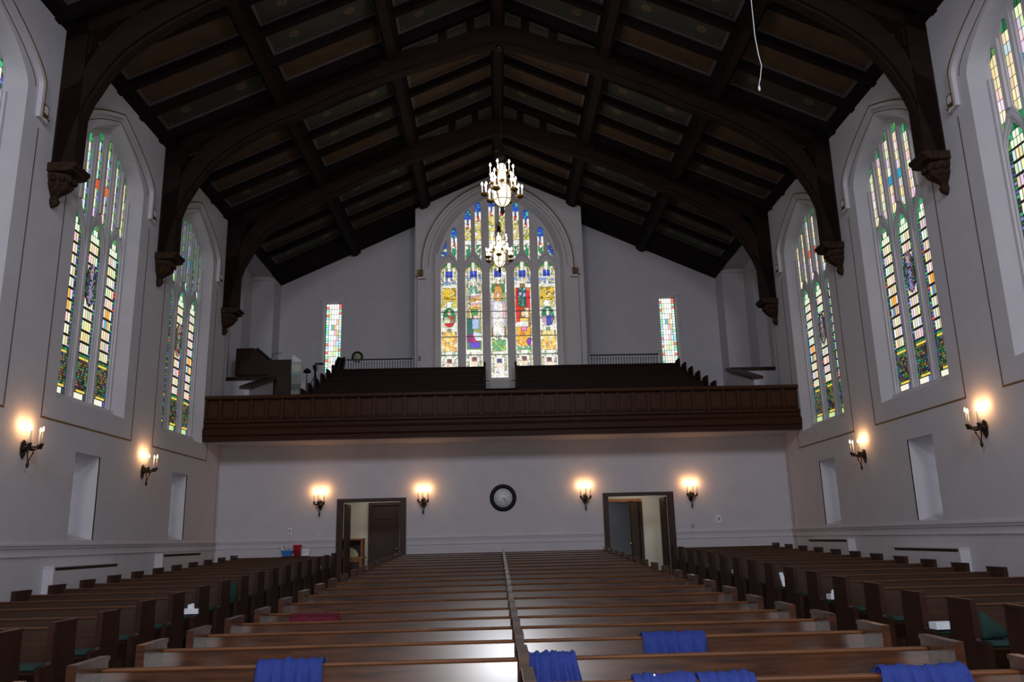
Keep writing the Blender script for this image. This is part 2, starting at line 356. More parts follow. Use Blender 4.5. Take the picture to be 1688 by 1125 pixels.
LC=(-.72,0,.72)
def side_glass(kind):
    """returns list of Glass for three lower lights and six upper lights; w = depth outwards"""
    out=[]; random.seed(11+kind)
    for li,lc in enumerate(LC):
        poly=[(lc+x,z) for x,z in opening(.235,2.50,5.25,5.74,None,6)]
        g=Glass(.262); g.sheet(poly); fz=top_fn(poly)
        g.rect(lc-.20,lc+.12,2.51,2.62,(.80,.78,.66) if kind%2==0 else (.50,.70,.28)); g.rect(lc+.13,lc+.22,2.51,2.62,pick(BLU))
        # dense foliage mosaic
        z=2.63
        mos=[(.22,.08,.02),(.45,.22,.03),(.10,.04,.24),(.02,.22,.09),(.22,.04,.03),(.01,.04,.02),(.30,.26,.05),(.015,.015,.015),(.02,.02,.05)]
        for row in range(14):
            u_=lc-.225
            while u_<lc+.22:
                wd=random.uniform(.025,.05); gold_row=row in (0,12)
                c=(.95,.72,.10) if gold_row and abs(u_-lc)<.16 else (pick(GRN,.8) if (row==13 or random.random()<.14) else pick(mos,.7))
                if abs(u_-lc)>.17: c=pick(BLU if random.random()<.5 else GRN,.45)
                g.rect(u_,min(u_+wd,lc+.225),z,z+.048,c,.0045); u_+=wd
            z+=.048
        rows=10; z=3.31; h=(5.36-3.31)/rows
        for rr in range(rows):
            for k in range(4):
                c=pick(PALE)
                u0=lc-.155+.0775*k
                if li!=1 and rr in (3,4) :      # kite emblem
                    if rr==4 and k in (1,2): c=(.95,.42,.05)
                    if rr==3 and k==1: c=(.10,.45,.62) if kind<2 else (.05,.30,.55)
                    if rr==3 and k==2: c=(.90,.45,.08)
                g.rect(u0,u0+.0775,z+.016,z+h-.016,c,.008)
            for sd in (-1,1):
                zz=z
                for q in range(3):
                    c=pick(GRN,.8) if (q+rr)%2 else pick(BLU,.6)
                    if random.random()<.05: c=(.6,.08,.03)
                    a=lc+sd*.155; e=lc+sd*.222; g.rect(min(a,e),max(a,e),zz+.006,zz+h/3-.004,c,.004); zz+=h/3
            z+=h
        for sd in range(-3,3):                     # tip
            u0=lc+sd*.075
            clipped(g,fz,u0,u0+.075,5.37,5.50,(.80,.88,.66) if sd in (-1,0,-2,1) else pick(GRN))
            clipped(g,fz,u0,u0+.075,5.50,5.62,(.85,.92,.72) if sd in (-1,0) else pick(GRN))
            clipped(g,fz,u0,u0+.075,5.62,5.75,pick(GRN))
        if li==1:                                # figure roundel over the panes
            g2=Glass(.250); random.seed(5+kind)
            g2.b.prism([(lc+.19*math.cos(t*PI/8),4.58+.40*math.sin(t*PI/8)) for t in range(16)],'x',-.250,-.254,lead)
            for i in range(11):
                for j in range(19):
                    u0=lc-.176+.032*i; z0=4.20+.04*j; q=((u0+.016-lc)/.185)**2+((z0+.02-4.58)/.385)**2
                    if q>1: continue
                    uu=abs(u0+.016-lc)
                    if uu<.05: c=(.60,.45,.32) if 14<=j<=16 else ((.30,.32,.55) if kind%2==0 else (.34,.33,.26))
                    elif uu<.11: c=random.choice([(.35,.04,.03),(.05,.05,.30),(.30,.25,.40)]) if kind!=1 else random.choice([(.6,.06,.03),(.5,.1,.05),(.1,.2,.15)])
                    else: c=pick(GRN,.4)
                    if random.random()<.35: c=(.02,.02,.02)
                    g2.rect(u0,u0+.032,z0,z0+.04,c,.004)
            out.append(('figure_roundel',g2))
        out.append(('leaded_glass',g))
    for k in range(6):
        uc=-.90+.36*k; tops=(6.98,7.23,7.42,7.42,7.23,6.98)[k]; inner=1 if k%2==0 else -1   # inner side towards its light centre
        s=-1 if uc<0 else 1
        hi,lo=5.98,5.50
        sl=(.16,.10,.03)[min(k,5-k)]
        u0,u1=uc-.105,uc+.105
        ztl=tops-(sl if s<0 else 0); ztr=tops-(sl if s>0 else 0)
        bl,br=(lo,hi) if inner==1 else (hi,lo)
        poly=[(u0,bl),(u1,br),(u1,ztr),(uc+.03,tops+.08),(uc-.03,tops+.08),(u0,ztl)]
        g=Glass(.262); g.sheet(poly); fz=top_fn(poly); z=5.46; i=0; random.seed(40+k+kind*9)
        while z<tops+.1:
            hh=.185; em=(k in (2,3)) and 6.42<z+.1<6.66
            gc=[(.95,.25,.02),(.85,.12,.02)] if kind in (0,3) else [(.02,.45,.62),(.02,.30,.50)]
            if z>tops-.22 or z<5.75: cs=[pick(GRN),pick(GRN),pick(GRN)]
            elif em: cs=[pick(gc),pick(gc),pick(gc)]
            else: cs=[pick(PALE),pick(PALE),pick(GRN)]
            clipped(g,fz,uc-.10,uc-.025,z,z+hh,cs[0]); clipped(g,fz,uc-.025,uc+.05,z,z+hh,cs[1])
            for q in range(3): clipped(g,fz,uc+.05,uc+.10,z+q*hh/3,z+(q+1)*hh/3,cs[2] if em else (pick(GRN) if random.random()<.65 else pick(BLU)),.004)
            z+=hh
        out.append(('leaded_glass',g))
    return out
def upper_poly(k, grow=0):
    uc=-.90+.36*k; tops=(6.98,7.23,7.42,7.42,7.23,6.98)[k]; inner=1 if k%2==0 else -1; s=-1 if uc<0 else 1
    sl=(.16,.10,.03)[min(k,5-k)]; u0,u1=uc-.105,uc+.105; ztl=tops-(sl if s<0 else 0); ztr=tops-(sl if s>0 else 0)
    bl,br=(5.50,5.98) if inner==1 else (5.98,5.50)
    return [(u0,bl),(u1,br),(u1,ztr),(uc+.03,tops+.08),(uc-.03,tops+.08),(u0,ztl)]
def bar(b, pts, w, d0, d1, M, ax='x'):
    """mitred moulding following (u,z) points, half width w, between depths d0..d1 (local x negative outward)"""
    P=[Vector((p[0],p[1])) for p in pts]; L=[];R=[]
    for i,p in enumerate(P):
        t=(P[min(i+1,len(P)-1)]-P[max(i-1,0)]).normalized(); nrm=Vector((-t.y,t.x)); L.append(p+nrm*w); R.append(p-nrm*w)
    for i in range(len(P)-1):
        q=[L[i],L[i+1],R[i+1],R[i]]
        if ax=='x': b.hexa([(d0,a.x,a.y) for a in q],[(d1,a.x,a.y) for a in q],M)
        else: b.hexa([(a.x,d0,a.y) for a in q],[(a.x,d1,a.y) for a in q],M)
def side_window(kind, root):
    b=MB(); holes=[[(lc+x,z) for x,z in opening(.235,2.50,5.25,5.74,None,6)] for lc in LC]+[upper_poly(k) for k in range(6)]
    b.prism(opening(1.03,2.44,6.90,7.66,2.2,12,.5),'x',-.235,-.285,stone,holes)
    for uc in (-1.02,-.36,.36,1.02):
        b.box(-.235,-.185,uc-.035,uc+.035,2.46,(6.6 if abs(uc)>1 else 7.3),stone)
        b.box(-.235,-.22,uc-.075,uc+.075,2.46,(6.6 if abs(uc)>1 else 7.28),stone)
    for uc in (-.72,0,.72): b.box(-.235,-.19,uc-.04,uc+.04,5.95,(7.1,7.42,7.1)[[-.72,0,.72].index(uc)],stone)
    for lc in LC: bar(b,[(lc+x,z) for x,z in arch(.29,5.25,5.86,None,6)],.025,-.235,-.215,stone)
    part('tracery',b,root,False)
    b=MB(); b.prism([(-1.03,2.40),(1.03,2.40),(1.03,2.47),(-1.03,2.47)],'x',-.26,-.14,stone); part('window_sill',b,root,False)
    b=MB(); H=[(-1.68,6.46),(-1.5,6.46),(-1.5,6.97)]; H=H+list(reversed([(x,z) for x,z in arch(1.5,6.97,7.90,2.2,12,.6)]))[1:]+[(1.5,6.46),(1.68,6.46)]
    bar(b,H,.035,0,.07,stone); part('hood_mould',b,root,False)
    b=MB(); bar(b,[(u_*1.028,z+.035) for u_,z in H],.012,0,.075,gold)
    for s in (-1,1): b.box(0,.08,s*1.6-.08,s*1.6+.08,6.52,6.70,gold)
    part('gilt_band',b,root,False)
    b=MB()
    for s in (-1,1):
        for q in (-1,1):
            b.box(.08,.09,s*1.6+q*.025-.012,s*1.6+q*.025+.012,6.55,6.67,stone); b.box(.08,.09,s*1.6-.05,s*1.6+.05,6.61+q*.025-.01,6.61+q*.025+.01,stone)
    part('label_stop',b,root,False)
    b=MB(); T=[(-1.44,6.35),(-1.72,6.35),(-1.72,6.30),(-1.575,6.30),(-1.575,1.98),(1.575,1.98),(1.575,6.30),(1.72,6.30),(1.72,6.35),(1.44,6.35)]
    bar(b,[(-1.575,6.3),(-1.575,1.98)],.009,0,.006,thinline); bar(b,[(1.575,6.3),(1.575,1.98)],.009,0,.006,thinline)
    bar(b,[(-1.585,1.98),(1.585,1.98)],.014,0,.006,gold)
    bar(b,[(x,z) for x,z in reversed(arch(1.38,6.9,7.79,2.2,12,.6))],.007,0,.006,thinline)
    part('painted_line',b,root,False)
    for nm,g in side_glass(kind): part(nm,g.b,root,False,kind='stuff')
protos={}
wi=1
for sx,kinds in ((-1,(2,3,0,1)),(1,(0,1,2,3))):
    for yc,kd in zip(BAY,kinds):
        if kd in protos: root=clone(protos[kd]); root.name='window_%d'%wi
        else:
            root=struct('window_%d'%wi); side_window(kd,root); protos[kd]=root
        root.location=(sx*XW,yc,0); root.rotation_euler=(0,0,0 if sx<0 else PI); wi+=1
# small deep windows low in the side walls
for sx in (-1,1):
    for yc in BAY:
        root=struct('window_%d'%wi,None,(sx*(XW+.5),yc,0)); wi+=1
        b=MB(); b.box(-.02,.02,-.42,.44,.2,1.56,daygl); part('pane',b,root,False)
        b=MB(); 
        for z in (.2,.62,1.05,1.5): b.box(-.03,.03,-.42,.44,z,z+.03,lead)
        part('glazing_bar',b,root,False)

# ------------------------------------------------------------------ great window
GL=24.83
LX=[WC+.778*k for k in (-2,-1,0,1,2)]
def vor(seed,w,h,n):
    r_=np.random.RandomState(seed); return r_.rand(n,2)*[w,h]
def paint(k,u,Y,rr):
    """k light 0..4, u -1..1 across, Y 0..1190 down the light (photo crop rows), rr random jitter"""
    W=(1,.98,.88); P=(.86,.90,.74)
    au=abs(u)
    def canopy():
        if au<.14 or .44<au<.60 or au>.88: return W
        return [(.55,.60,.34),(.80,.78,.52),(.30,.36,.18),(.90,.80,.42),W][int(rr*4.999)]
    def gothic(Y0):
        t=(Y-Y0)
        if t>60 and au>.5 : return canopy()
        if t<70: return W if au<.35 else ((.55,.70,.42) if rr<.4 else P)
        if t<110: return (.02,.02,.02) if au<.12*(t-70)/20 and t<95 else ((.10,.12,.45) if k in(2,) and au<.3 else ((.30,.07,.05) if au<.3 else W))
        if t<165: return (1,.80,.62) if au<.42 else ((.55,.60,.45) if rr<.3 else W)
        return ((.45,.60,.95) if rr<.22 else W)
    if Y<20:
        if au<.22: return W
        return (.05,.28,.10) if rr<.7 else (.55,.60,.10)
    if Y<60: return (.75,.55,.12) if au>.75 else canopy()
    if Y<125:
        if (abs(au-.2)<.2): return (.04,.08,.62)
        return canopy()
    if Y<200: return (.25,.40,.85) if (rr<.18 and k!=2) else canopy()
    edge=au>.86
    if k in (0,4):
        if Y<235: return W if au<.5*(Y-190)/45 else P
        if Y<375: return (W if edge else ((.93,.62,.06) if rr<.62 else ((1,.86,.35) if rr<.85 else (.45,.25,.03))))
        if Y<440: return (W if au<.3 else ((.80,.70,.18) if rr<.65 else W))
        if Y<640:
            if edge: return W
            if ((u)**2/.75**2+((Y-540)/100)**2)>1: return W if rr<.6 else (.8,.75,.5)
            if k==0:
                if (u/.22)**2+((Y-492)/28)**2<1: return (.95,.70,.50)
                if Y>600 and au<.75: return (.72,.02,.03)
                if abs(u-.2)<.22 and 525<Y<555: return (.85,.08,.05)
                if Y>535 and au<.62: return (.80,.85,.60) if u<.1 else (.45,.25,.15)
                return (.03,.22,.08) if rr<.7 else (.10,.35,.15)
            if (u/.2)**2+((Y-500)/42)**2<1: return (.95,.92,.80)
            if 530<Y and abs(u-.12)<.3: return (.06,.10,.42)
            if 545<Y and au<.75: return (.70,.45,.62) if u<0 else (.25,.15,.45)
            return (.03,.22,.10) if rr<.7 else (.10,.35,.25)
        if Y<690: return (.30,.35,.20) if au<.25 and Y>655 else W
        if Y<885:
            if edge: return W
            if au>.72 and Y<720: return (.30,.30,.12)
            return (1,.74,.16) if rr<.5 else ((1,.90,.50) if rr<.75 else (.95,.42,.08))
        return gothic(895)
    if k==1:
        if Y<300: return canopy() if rr<.6 else ((.15,.60,.50) if au<.6 else (.75,.6,.3))
        if edge: return (1,.9,.5) if rr<.3 else W
        if Y<460:
            if u<-.45: return (.65,.62,.40) if rr<.7 else (.3,.3,.2)
            s_=int((Y-300+12*u)/20)%4
            return [(1,.97,.92),(.95,.45,.50),(1,.80,.30),(.98,.45,.10)][s_]
        if Y<870:
            if (abs(u-.62)<.13 or abs(u+.55-(Y-460)/400)<.12) and Y<560: return (.95,.75,.55)
            if Y<520 and au<.5: return (.10,.38,.10)
            if (u-.2)**2/.09+((Y-530)/34)**2<1: return (.92,.70,.50)
            if abs(u+.02)<.36 and 505<Y<560: return (.04,.06,.10)
            if 555<Y<660 and -.25<u<.6: return (.42,.60,.95)
            if 560<Y<720 and u<=-.1: return (.03,.16,.14)
            if 660<Y<700 and u>.2: return (.35,.40,.10)
            if 690<Y<780 and u>-.35+(Y-690)/160: return (.78,.86,.95)
            if 690<Y<800 and u<.45: return (.28,.02,.20) if u<-.2 else (.62,.02,.12)
            if 800<=Y<855 and -.5<u<.7: return (.14,.06,.72)
            return (.10,.28,.12) if Y>780 else (.45,.42,.12)
        return gothic(880)
    if k==2:
        if Y<290:
            if au<.28+.3*(Y-200)/90 : return (.36,.16,.05) if Y<225 else (.80,.40,.10)
            return (.08,.30,.12) if au<.8 else W
        if edge and Y<750: return (.6,.5,.3)
        if (u/.2)**2+((Y-318)/30)**2<1: return (.96,.80,.60)
        if (u/.55)**2+((Y-325)/50)**2<1: return (.85,.42,.12)
        if Y<375: return (.95,.85,.75) if (u<-.5) else (.35,.5,.25)
        if Y<745:
            wd=.48+.22*min(1,(Y-375)/120)
            if u>.55 and 390<Y<560: return (.88,.52,.60)
            if au<wd: return (1,.97,.93) if rr<.8 else ((.80,.78,.84) if Y<600 else (.80,.86,.66))
            return (.62,.58,.85) if Y<640 else ((.10,.25,.10) if rr<.6 else (.6,.08,.08))
        if Y<775: return W if rr<.5 else (.15,.25,.08)
        if Y<890: return ((.08,.45,.18) if rr<.5 else (.40,.58,.12)) if au<.82 else W
        return gothic(900)
    if k==3:
        if Y<240: return (.35,.20,.06) if au<.3 else W
        if edge: return W if rr<.7 else (.85,.7,.2)
        if (((u+.3)/.22)**2+((Y-305)/20)**2<1) or (((u-.2)/.2)**2+((Y-320)/18)**2<1) or (((u-.2)/.16)**2+((Y-258)/16)**2<1): return (.60,.58,.98)
        if Y<440 and abs(u+.05)<.5: return (.03,.13,.10) if rr<.75 else (.10,.35,.30)
        if u>.45 and 270<Y<455: return (.88,.04,.05)
        if Y<600 and u<-.2 and u<-.05-.0: 
            if not (470<Y and u>-.45): return (.85,.03,.03)
        if abs(u-.45)<.22 and 455<Y<560: return (.97,.85,.65)
        if ((u-0)/.24)**2+((Y-515)/32)**2<1: return (.95,.66,.42)
        if Y<560: return (.30,.12,.03) if abs(u)<.4 else (.65,.30,.08)
        if Y<590 and abs(u-.1)<.5: return (.95,.70,.15)
        if Y<645: return (1,.96,.88) if u<.6 else (.35,.2,.05)
        if Y<690 and abs(u-.1)<.35: return (.92,.25,.65)
        if Y<845:
            if ((u-.62)/.25)**2+((Y-800)/40)**2<1: return (.30,.03,.62)
            return (.98,.52,.04) if rr<.6 else ((.80,.22,.03) if rr<.85 else (.95,.75,.2))
        if Y<880: return (.10,.50,.15) if rr<.6 else W
        return gothic(880)
def raster(cx,hw,z0,z1,poly,fn,seed,cell=.0165,vs=.062,lines=()):
    """mosaic of small glass chips: voronoi leading, colour per chip"""
    b=MB(); b.prism(poly,'y',GL+.02,GL+.03,lead)
    nx=max(4,int(2*hw/cell)); nz=int((z1-z0)/cell); fz=top_fn(poly)
    r_=np.random.RandomState(seed); W_,H_=2*hw,z1-z0
    pts=r_.rand(int(W_*H_/(vs*vs)),2)*[W_,H_]
    X,Zg=np.meshgrid((np.arange(nx)+.5)*W_/nx,(np.arange(nz)+.5)*cell)
    P=np.stack([X.ravel(),Zg.ravel()],1)
    d=((P[:,None,:]-pts[None])**2).sum(2); idx=np.argpartition(d,1,axis=1)[:,:2]
    d2=np.take_along_axis(d,idx,1); o_=np.argsort(d2,1); idx=np.take_along_axis(idx,o_,1); d2=np.sqrt(np.take_along_axis(d2,o_,1))
    rj=r_.rand(len(pts)); rb=.82+.26*r_.rand(len(pts))
    dx=W_/nx; cols={}
    for n_,((x,z),i) in enumerate(zip(P,idx[:,0])): cols[n_]=fn((x-hw)/hw,z0+z,rj[i])
    for n_,((x,z),i,dd) in enumerate(zip(P,idx[:,0],d2)):
        gx=cx-hw+x; gz=z0+z
        t,bt=fz(gx),fz(gx,False)
        if t is None or gz>t-.012 or gz<bt+.008: continue
        u_=(x-hw)/hw
        c=cols[n_]; k_=rb[i]*.86
        for q_ in (n_+1,n_+nx):
            c_=cols.get(q_,c)
            if abs(c_[0]-c[0])+abs(c_[1]-c[1])+abs(c_[2]-c[2])>.5 and rj[i]<.93: k_*=.35; break
        if dd[1]-dd[0]<.004: k_*=.6
        if any(abs(gz-l)<.012 for l in lines): k_*=.08
        b.add([(gx-dx/2,GL,gz-cell/2),(gx+dx/2,GL,gz-cell/2),(gx+dx/2,GL,gz+cell/2),(gx-dx/2,GL,gz+cell/2)],[(0,1,2,3)],G,(c[0]*k_,c[1]*k_,c[2]*k_))
    return b
root=struct('window_%d'%wi,None,(WC,GL,6.5)); wi+=1
def z2Y(z): return (8.65-z)/.0198*6.25-35
low=[]; 
for k,cx in enumerate(LX):
    zb=4.84
    poly=[(cx+x,z) for x,z in opening(.262,zb,8.28,8.66,None,6)]; low.append(poly)
    b=raster(cx,.262,zb,8.66,poly,lambda u_,z,q,k=k:(1,1,.95) if z<4.93 else paint(k,u_,z2Y(z),q),k+3,lines=[7.68-.32*j for j in range(1,8)][:0]+[7.42,6.19,6.78,7.0,5.6,8.2])
    part('leaded_glass',b,root,kind='stuff')
ups=[]
for k in range(-2,3):
    for s in (-1,1):
        uc=.778*k+s*.165; a=abs(uc)
        top=float(np.interp(a,[.165,.613,.943,1.391,1.72],[10.84,10.67,10.40,9.78,9.36]))
        hw=.098; inner_hi=8.98; lo=8.66
        out=(1 if uc>0 else -1)
        if a>1.6: poly=[(uc-hw,lo+.12),(uc+hw,lo+.12),(uc+hw*(1 if out<0 else .9),top-(.0 if out<0 else .42)),(uc-hw*(1 if out>0 else .9),top-(.0 if out>0 else .42))]
        else:
            bl,br=(lo,inner_hi) if s<0 else (inner_hi,lo)
            poly=[(uc-hw,bl),(uc+hw,br),(uc+hw,top-.12)]+[(uc+x,z) for x,z in arch(hw,top-.12,top+.02,None,4)][1:-1]+[(uc-hw,top-.12)]
        poly=[(WC+x,z) for x,z in poly]; ups.append(poly)
        def fn(u_,z,q,top=top,uc=uc):
            t=top-z
            if abs(uc)>1.6: return (.03,.08,.50) if q<.6 else (.5,.7,.4)
            if t<.28: return (.03,.10,.62) if q<.75 else (.1,.5,.4)
            if t<.45: return (1,.97,.85) if abs(u_)>.3 else (.05,.1,.5)
            if t<.60: return (.85,.06,.04) if (abs(u_)<.45 and q<.7) else (1,.95,.8)
            if z>9.4: return (.98,.80,.22) if q<.45 else ((1,.96,.78) if q<.8 else (.4,.5,.1))
            if z>9.25: return (1,.97,.88)
            return (.04,.32,.14) if (abs(u_)<.6 and q<.7) else ((.75,.85,.5) if q<.5 else (1,.97,.85))
        part('leaded_glass',raster(WC+uc,hw,8.6,top+.03,poly,fn,int(60+uc*10)),root,kind='stuff')
b=MB(); OP=[(WC+x,z) for x,z in opening(1.96,4.72,8.45,10.92,None,12)]
b.prism(OP,'y',24.7,24.86,stone,low+ups)
for k in range(-2,4):
    cx=WC+.778*(k-.5); tz=10.85-.35*abs(k-.5)**1.55
    b.box(cx-.045,cx+.045,24.60,24.7,4.74,min(tz,10.9) if abs(k-.5)<2 else 8.9,stone); b.box(cx-.085,cx+.085,24.66,24.7,4.74,min(tz,10.9)-.03 if abs(k-.5)<2 else 8.9,stone)
for k in range(-2,3):
    cx=WC+.778*k; bar(b,[(cx+x,z) for x,z in arch(.315,8.30,8.86,None,6)],.025,24.64,24.7,stone,'y')
    if abs(k)<2: b.box(cx-.025,cx+.025,24.65,24.7,8.86,10.5-.25*abs(k),stone)
part('tracery',b,root)
b=MB(); A=list(reversed([(WC+x,z) for x,z in arch(2.34,8.35,11.2,None,14)]))
H=[(WC-2.52,8.0),(WC-2.34,8.0)]+A+[(WC+2.34,8.0),(WC+2.52,8.0)]
bar(b,H,.045,24.32,24.4,stone,'y'); part('hood_mould',b,root)
b=MB(); bar(b,[(WC+(x-WC)*1.02,z+.04) for x,z in H],.018,24.30,24.4,gold,'y')
for s in (-1,1):
    b.box(WC+s*2.43-.1,WC+s*2.43+.1,24.30,24.4,8.03,8.25,gold); 
part('gilt_band',b,root)
b=MB()
for s in (-1,1): b.box(WC+s*2.43-.055,WC+s*2.43+.055,24.28,24.31,8.08,8.19,thinline)
for s in (-1,1): bar(b,[(WC+s*2.53,8.0),(WC+s*2.53,3.9)],.008,24.392,24.4,thinline,'y')
bar(b,[(WC-2.53,7.96),(WC-2.24,7.96)],.008,24.392,24.4,thinline,'y'); bar(b,[(WC+2.24,7.96),(WC+2.53,7.96)],.008,24.392,24.4,thinline,'y')
bar(b,list(reversed([(WC+x,z) for x,z in arch(2.2,8.35,11.05,None,14)])),.007,24.392,24.4,thinline,'y')
part('painted_line',b,root)
# two tall narrow windows of the gable wall
for x0 in (-5.70,5.26):
    root=struct('window_%d'%wi,None,(x0+.26,YG+.2,6.4)); wi+=1
    b=MB(); b.box(x0,x0+.52,YG+.19,YG+.2,5.32,7.65,lead); random.seed(3)
    for i in range(13):
        z=5.34+i*.177
        for j in range(4):
            c=(1,1,.98) if random.random()<.75 else pick(PALE)
            if i==8 and j in(1,2): c=(.1,.5,.6) if j==1 else (.9,.5,.2)
            b.add([(x0+.10+j*.08+.005,YG+.185,z+.005),(x0+.18+j*.08-.005,YG+.185,z+.005),(x0+.18+j*.08-.005,YG+.185,z+.17),(x0+.10+j*.08+.005,YG+.185,z+.17)],[(0,1,2,3)],G,c)
        for sxx in (x0+.01,x0+.43):
            for q in range(2):
                c=random.choice([(.3,.9,.5),(.75,.98,.8),(.95,.2,.15),(.8,1,.85),(.4,.8,.9)])
                b.add([(sxx,YG+.185,z+q*.088+.004),(sxx+.08,YG+.185,z+q*.088+.004),(sxx+.08,YG+.185,z+q*.088+.08),(sxx,YG+.185,z+q*.088+.08)],[(0,1,2,3)],G,c)
    part('leaded_glass',b,root,kind='stuff')
    b=MB()
    for a,c,d,e in ((x0-.10,x0-.02,5.2,7.68),(x0+.54,x0+.62,5.2,7.68),(x0-.14,x0+.66,7.68,7.80)): b.box(a,c,YG-(.05 if d<7 else .07),YG,d,e,stone)
    part('window_frame',b,root)

# ------------------------------------------------------------------ ceiling
root=struct('ceiling')
b=MB()
for s in (-1,1): b.hexa([(0,YF,12.25),(s*7.5,YF,12.25-.46*7.5),(s*7.5,YG+.5,12.25-.46*7.5),(0,YG+.5,12.25)],[(0,YF,11.76),(s*7.5,YF,11.76-.46*7.5),(s*7.5,YG+.5,11.76-.46*7.5),(0,YG+.5,11.76)],roof_w)
part('roof_boarding',b,root)
def slope_box(b,s,x0,x1,y0,y1,d0,d1,M):
    """box on the slope: |x| x0..x1, y0..y1, z offset below the panel plane 11.75-.46|x| from d0 to d1"""
    P=lambda x,y,d:(s*x,y,11.75-.46*x-d)
    b.hexa([P(x0,y0,d1),P(x1,y0,d1),P(x1,y1,d1),P(x0,y1,d1)],[P(x0,y0,d0),P(x1,y0,d0),P(x1,y1,d0),P(x0,y1,d0)],M)
SEC=((.17,2.17),(2.49,4.57),(4.86,6.98))
def panel_mesh(s,sec,L,green_):
    x0,x1=SEC[sec]; b=MB(); fld=p_green if green_ else p_orange; e=.055
    slope_box(b,s,x0,x1,0,L,-.005,.012,fld)
    for a,c,y0,y1 in ((x0,x0+e,0,L),(x1-e,x1,0,L),(x0+e,x1-e,0,e),(x0+e,x1-e,L-e,L)): slope_box(b,s,a,c,y0,y1,.010,.030,mauve)
    if green_:
        for q in (.24,.76):
            cx=x0+(x1-x0)*q; cy=L*.5
            for t in range(9):
                a=2*PI*t/8; rr=.075 if t<8 else 0
                px,py=cx+rr*math.cos(a),cy+rr*math.sin(a)
                slope_box(b,s,px-.026,px+.026,py-.026,py+.026,.010,.018,p_gold)
        for qx in (x0+.12,x1-.12):
            for qy in (.13,L-.13): slope_box(b,s,qx-.022,qx+.022,qy-.022,qy+.022,.010,.018,p_gold)
    return b.mesh('ceiling_panel')
pm={}
PAT={0:(1,0,0,1),1:(0,1,1,0),2:(1,0,0,1)}
ends=[]
for ti,T in enumerate(TR):
    last=ti==len(TR)-1
    if last: far=[T+.68,T+1.78,T+2.88,T+3.98]; L=.84
    else: far=[T+.72,T+1.69,T+2.66,T+3.61]; L=.80
    for i,yf in enumerate(far):
        Li=min(L,yf-T-.02) if i==0 else L
        for s in (-1,1):
            for sec in range(3):
                key=(s,sec,round(Li,3),PAT[sec][i])
                if key not in pm: pm[key]=panel_mesh(*key)
                o=link('ceiling_panel',pm[key],root); o.location=(0,yf-Li,0)
            b=MB(); slope_box(b,s,0,XW,yf,yf+.14,0,.20,roof_w); part('rafter',b,root)
for s in (-1,1):
    for x0,x1,d in ((2.18,2.48,.30),(4.58,4.85,.30)):
        b=MB(); slope_box(b,s,x0,x1,YF,YG,0,d,roof_w); slope_box(b,s,x0+.06,x1-.06,YF,YG,d,d+.04,truss_w); part('purlin',b,root)
    b=MB(); slope_box(b,s,6.98,XW+.02,YF,YG,0,.16,roof_w); part('wall_plate',b,root)
    b=MB(); slope_box(b,s,0,XW,24.55,YG-.02,0,.22,roof_w); part('gable_plate',b,root)
b=MB(); b.box(-.15,.15,YF,YG,11.22,11.9,roof_w); b.box(-.09,.09,YF,YG,11.18,11.22,truss_w); part('ridge_beam',b,root)

# ------------------------------------------------------------------ trusses
LOW=[(7.12,5.88),(7.0,5.90),(6.95,6.25),(6.84,6.70),(6.72,7.08),(6.47,7.56),(6.2,7.93),(5.9,8.20),(5.5,8.50),(4.9,8.86),(4.2,9.17),(3.4,9.62),(2.3,10.06),(1.22,10.42),(.57,10.66),(0,10.81)]
UP=[(0,11.24),(.55,11.09),(1.16,10.83),(2.3,10.53),(3.4,10.12),(4.2,9.70),(4.9,9.38),(5.5,9.06),(5.95,8.72),(6.3,8.38),(6.6,8.0),(6.75,7.7),(6.86,7.35),(7.12,7.2)]
def carve(b,M):
    # corbel: stepped slab over swelling carved body and finial; local frame: wall at x=0, nave towards +x
    b.prism([(0,0),(.44,0),(.44,-.05),(.40,-.08),(.40,-.12),(.30,-.14),(0,-.14)],'y',-.24,.24,M)
    prof=[(.30,-.14,.20),(.33,-.20,.20),(.28,-.27,.17),(.30,-.32,.17),(.22,-.40,.13),(.13,-.46,.08),(.09,-.50,.055),(.12,-.56,.075),(.10,-.62,.06),(.03,-.67,.02)]
    n=10; v=[]
    for ext,z,hw in prof:
        for i in range(n+1):
            t=PI*i/n; v.append((max(ext*(math.sin(t)**.7 if math.sin(t)>0 else 0)*(1+.10*math.cos(6*t)),0), -hw*math.cos(t), z))
    fs=[(j*(n+1)+i,j*(n+1)+i+1,(j+1)*(n+1)+i+1,(j+1)*(n+1)+i) for j in range(len(prof)-1) for i in range(n)]
    fs.append(tuple((len(prof)-1)*(n+1)+i for i in range(n+1)))
    b.add(v,fs,M)
    for i in range(7):
        t=PI*(i+.5)/7; b.ball((.30*math.sin(t)+.02,-.19*math.cos(t),-.24),.05,M,6,4); b.ball((.25*math.sin(t),-.15*math.cos(t),-.35),.035,M,6,4)
tl=['arched roof truss nearest the camera, mostly above the frame','arched roof truss just outside the top corners of the view','nearest dark arched roof truss in full view, its corbels highest in the photo','middle dark arched roof truss, the front chandelier hanging from it','farthest dark arched roof truss, just in front of the balcony front']
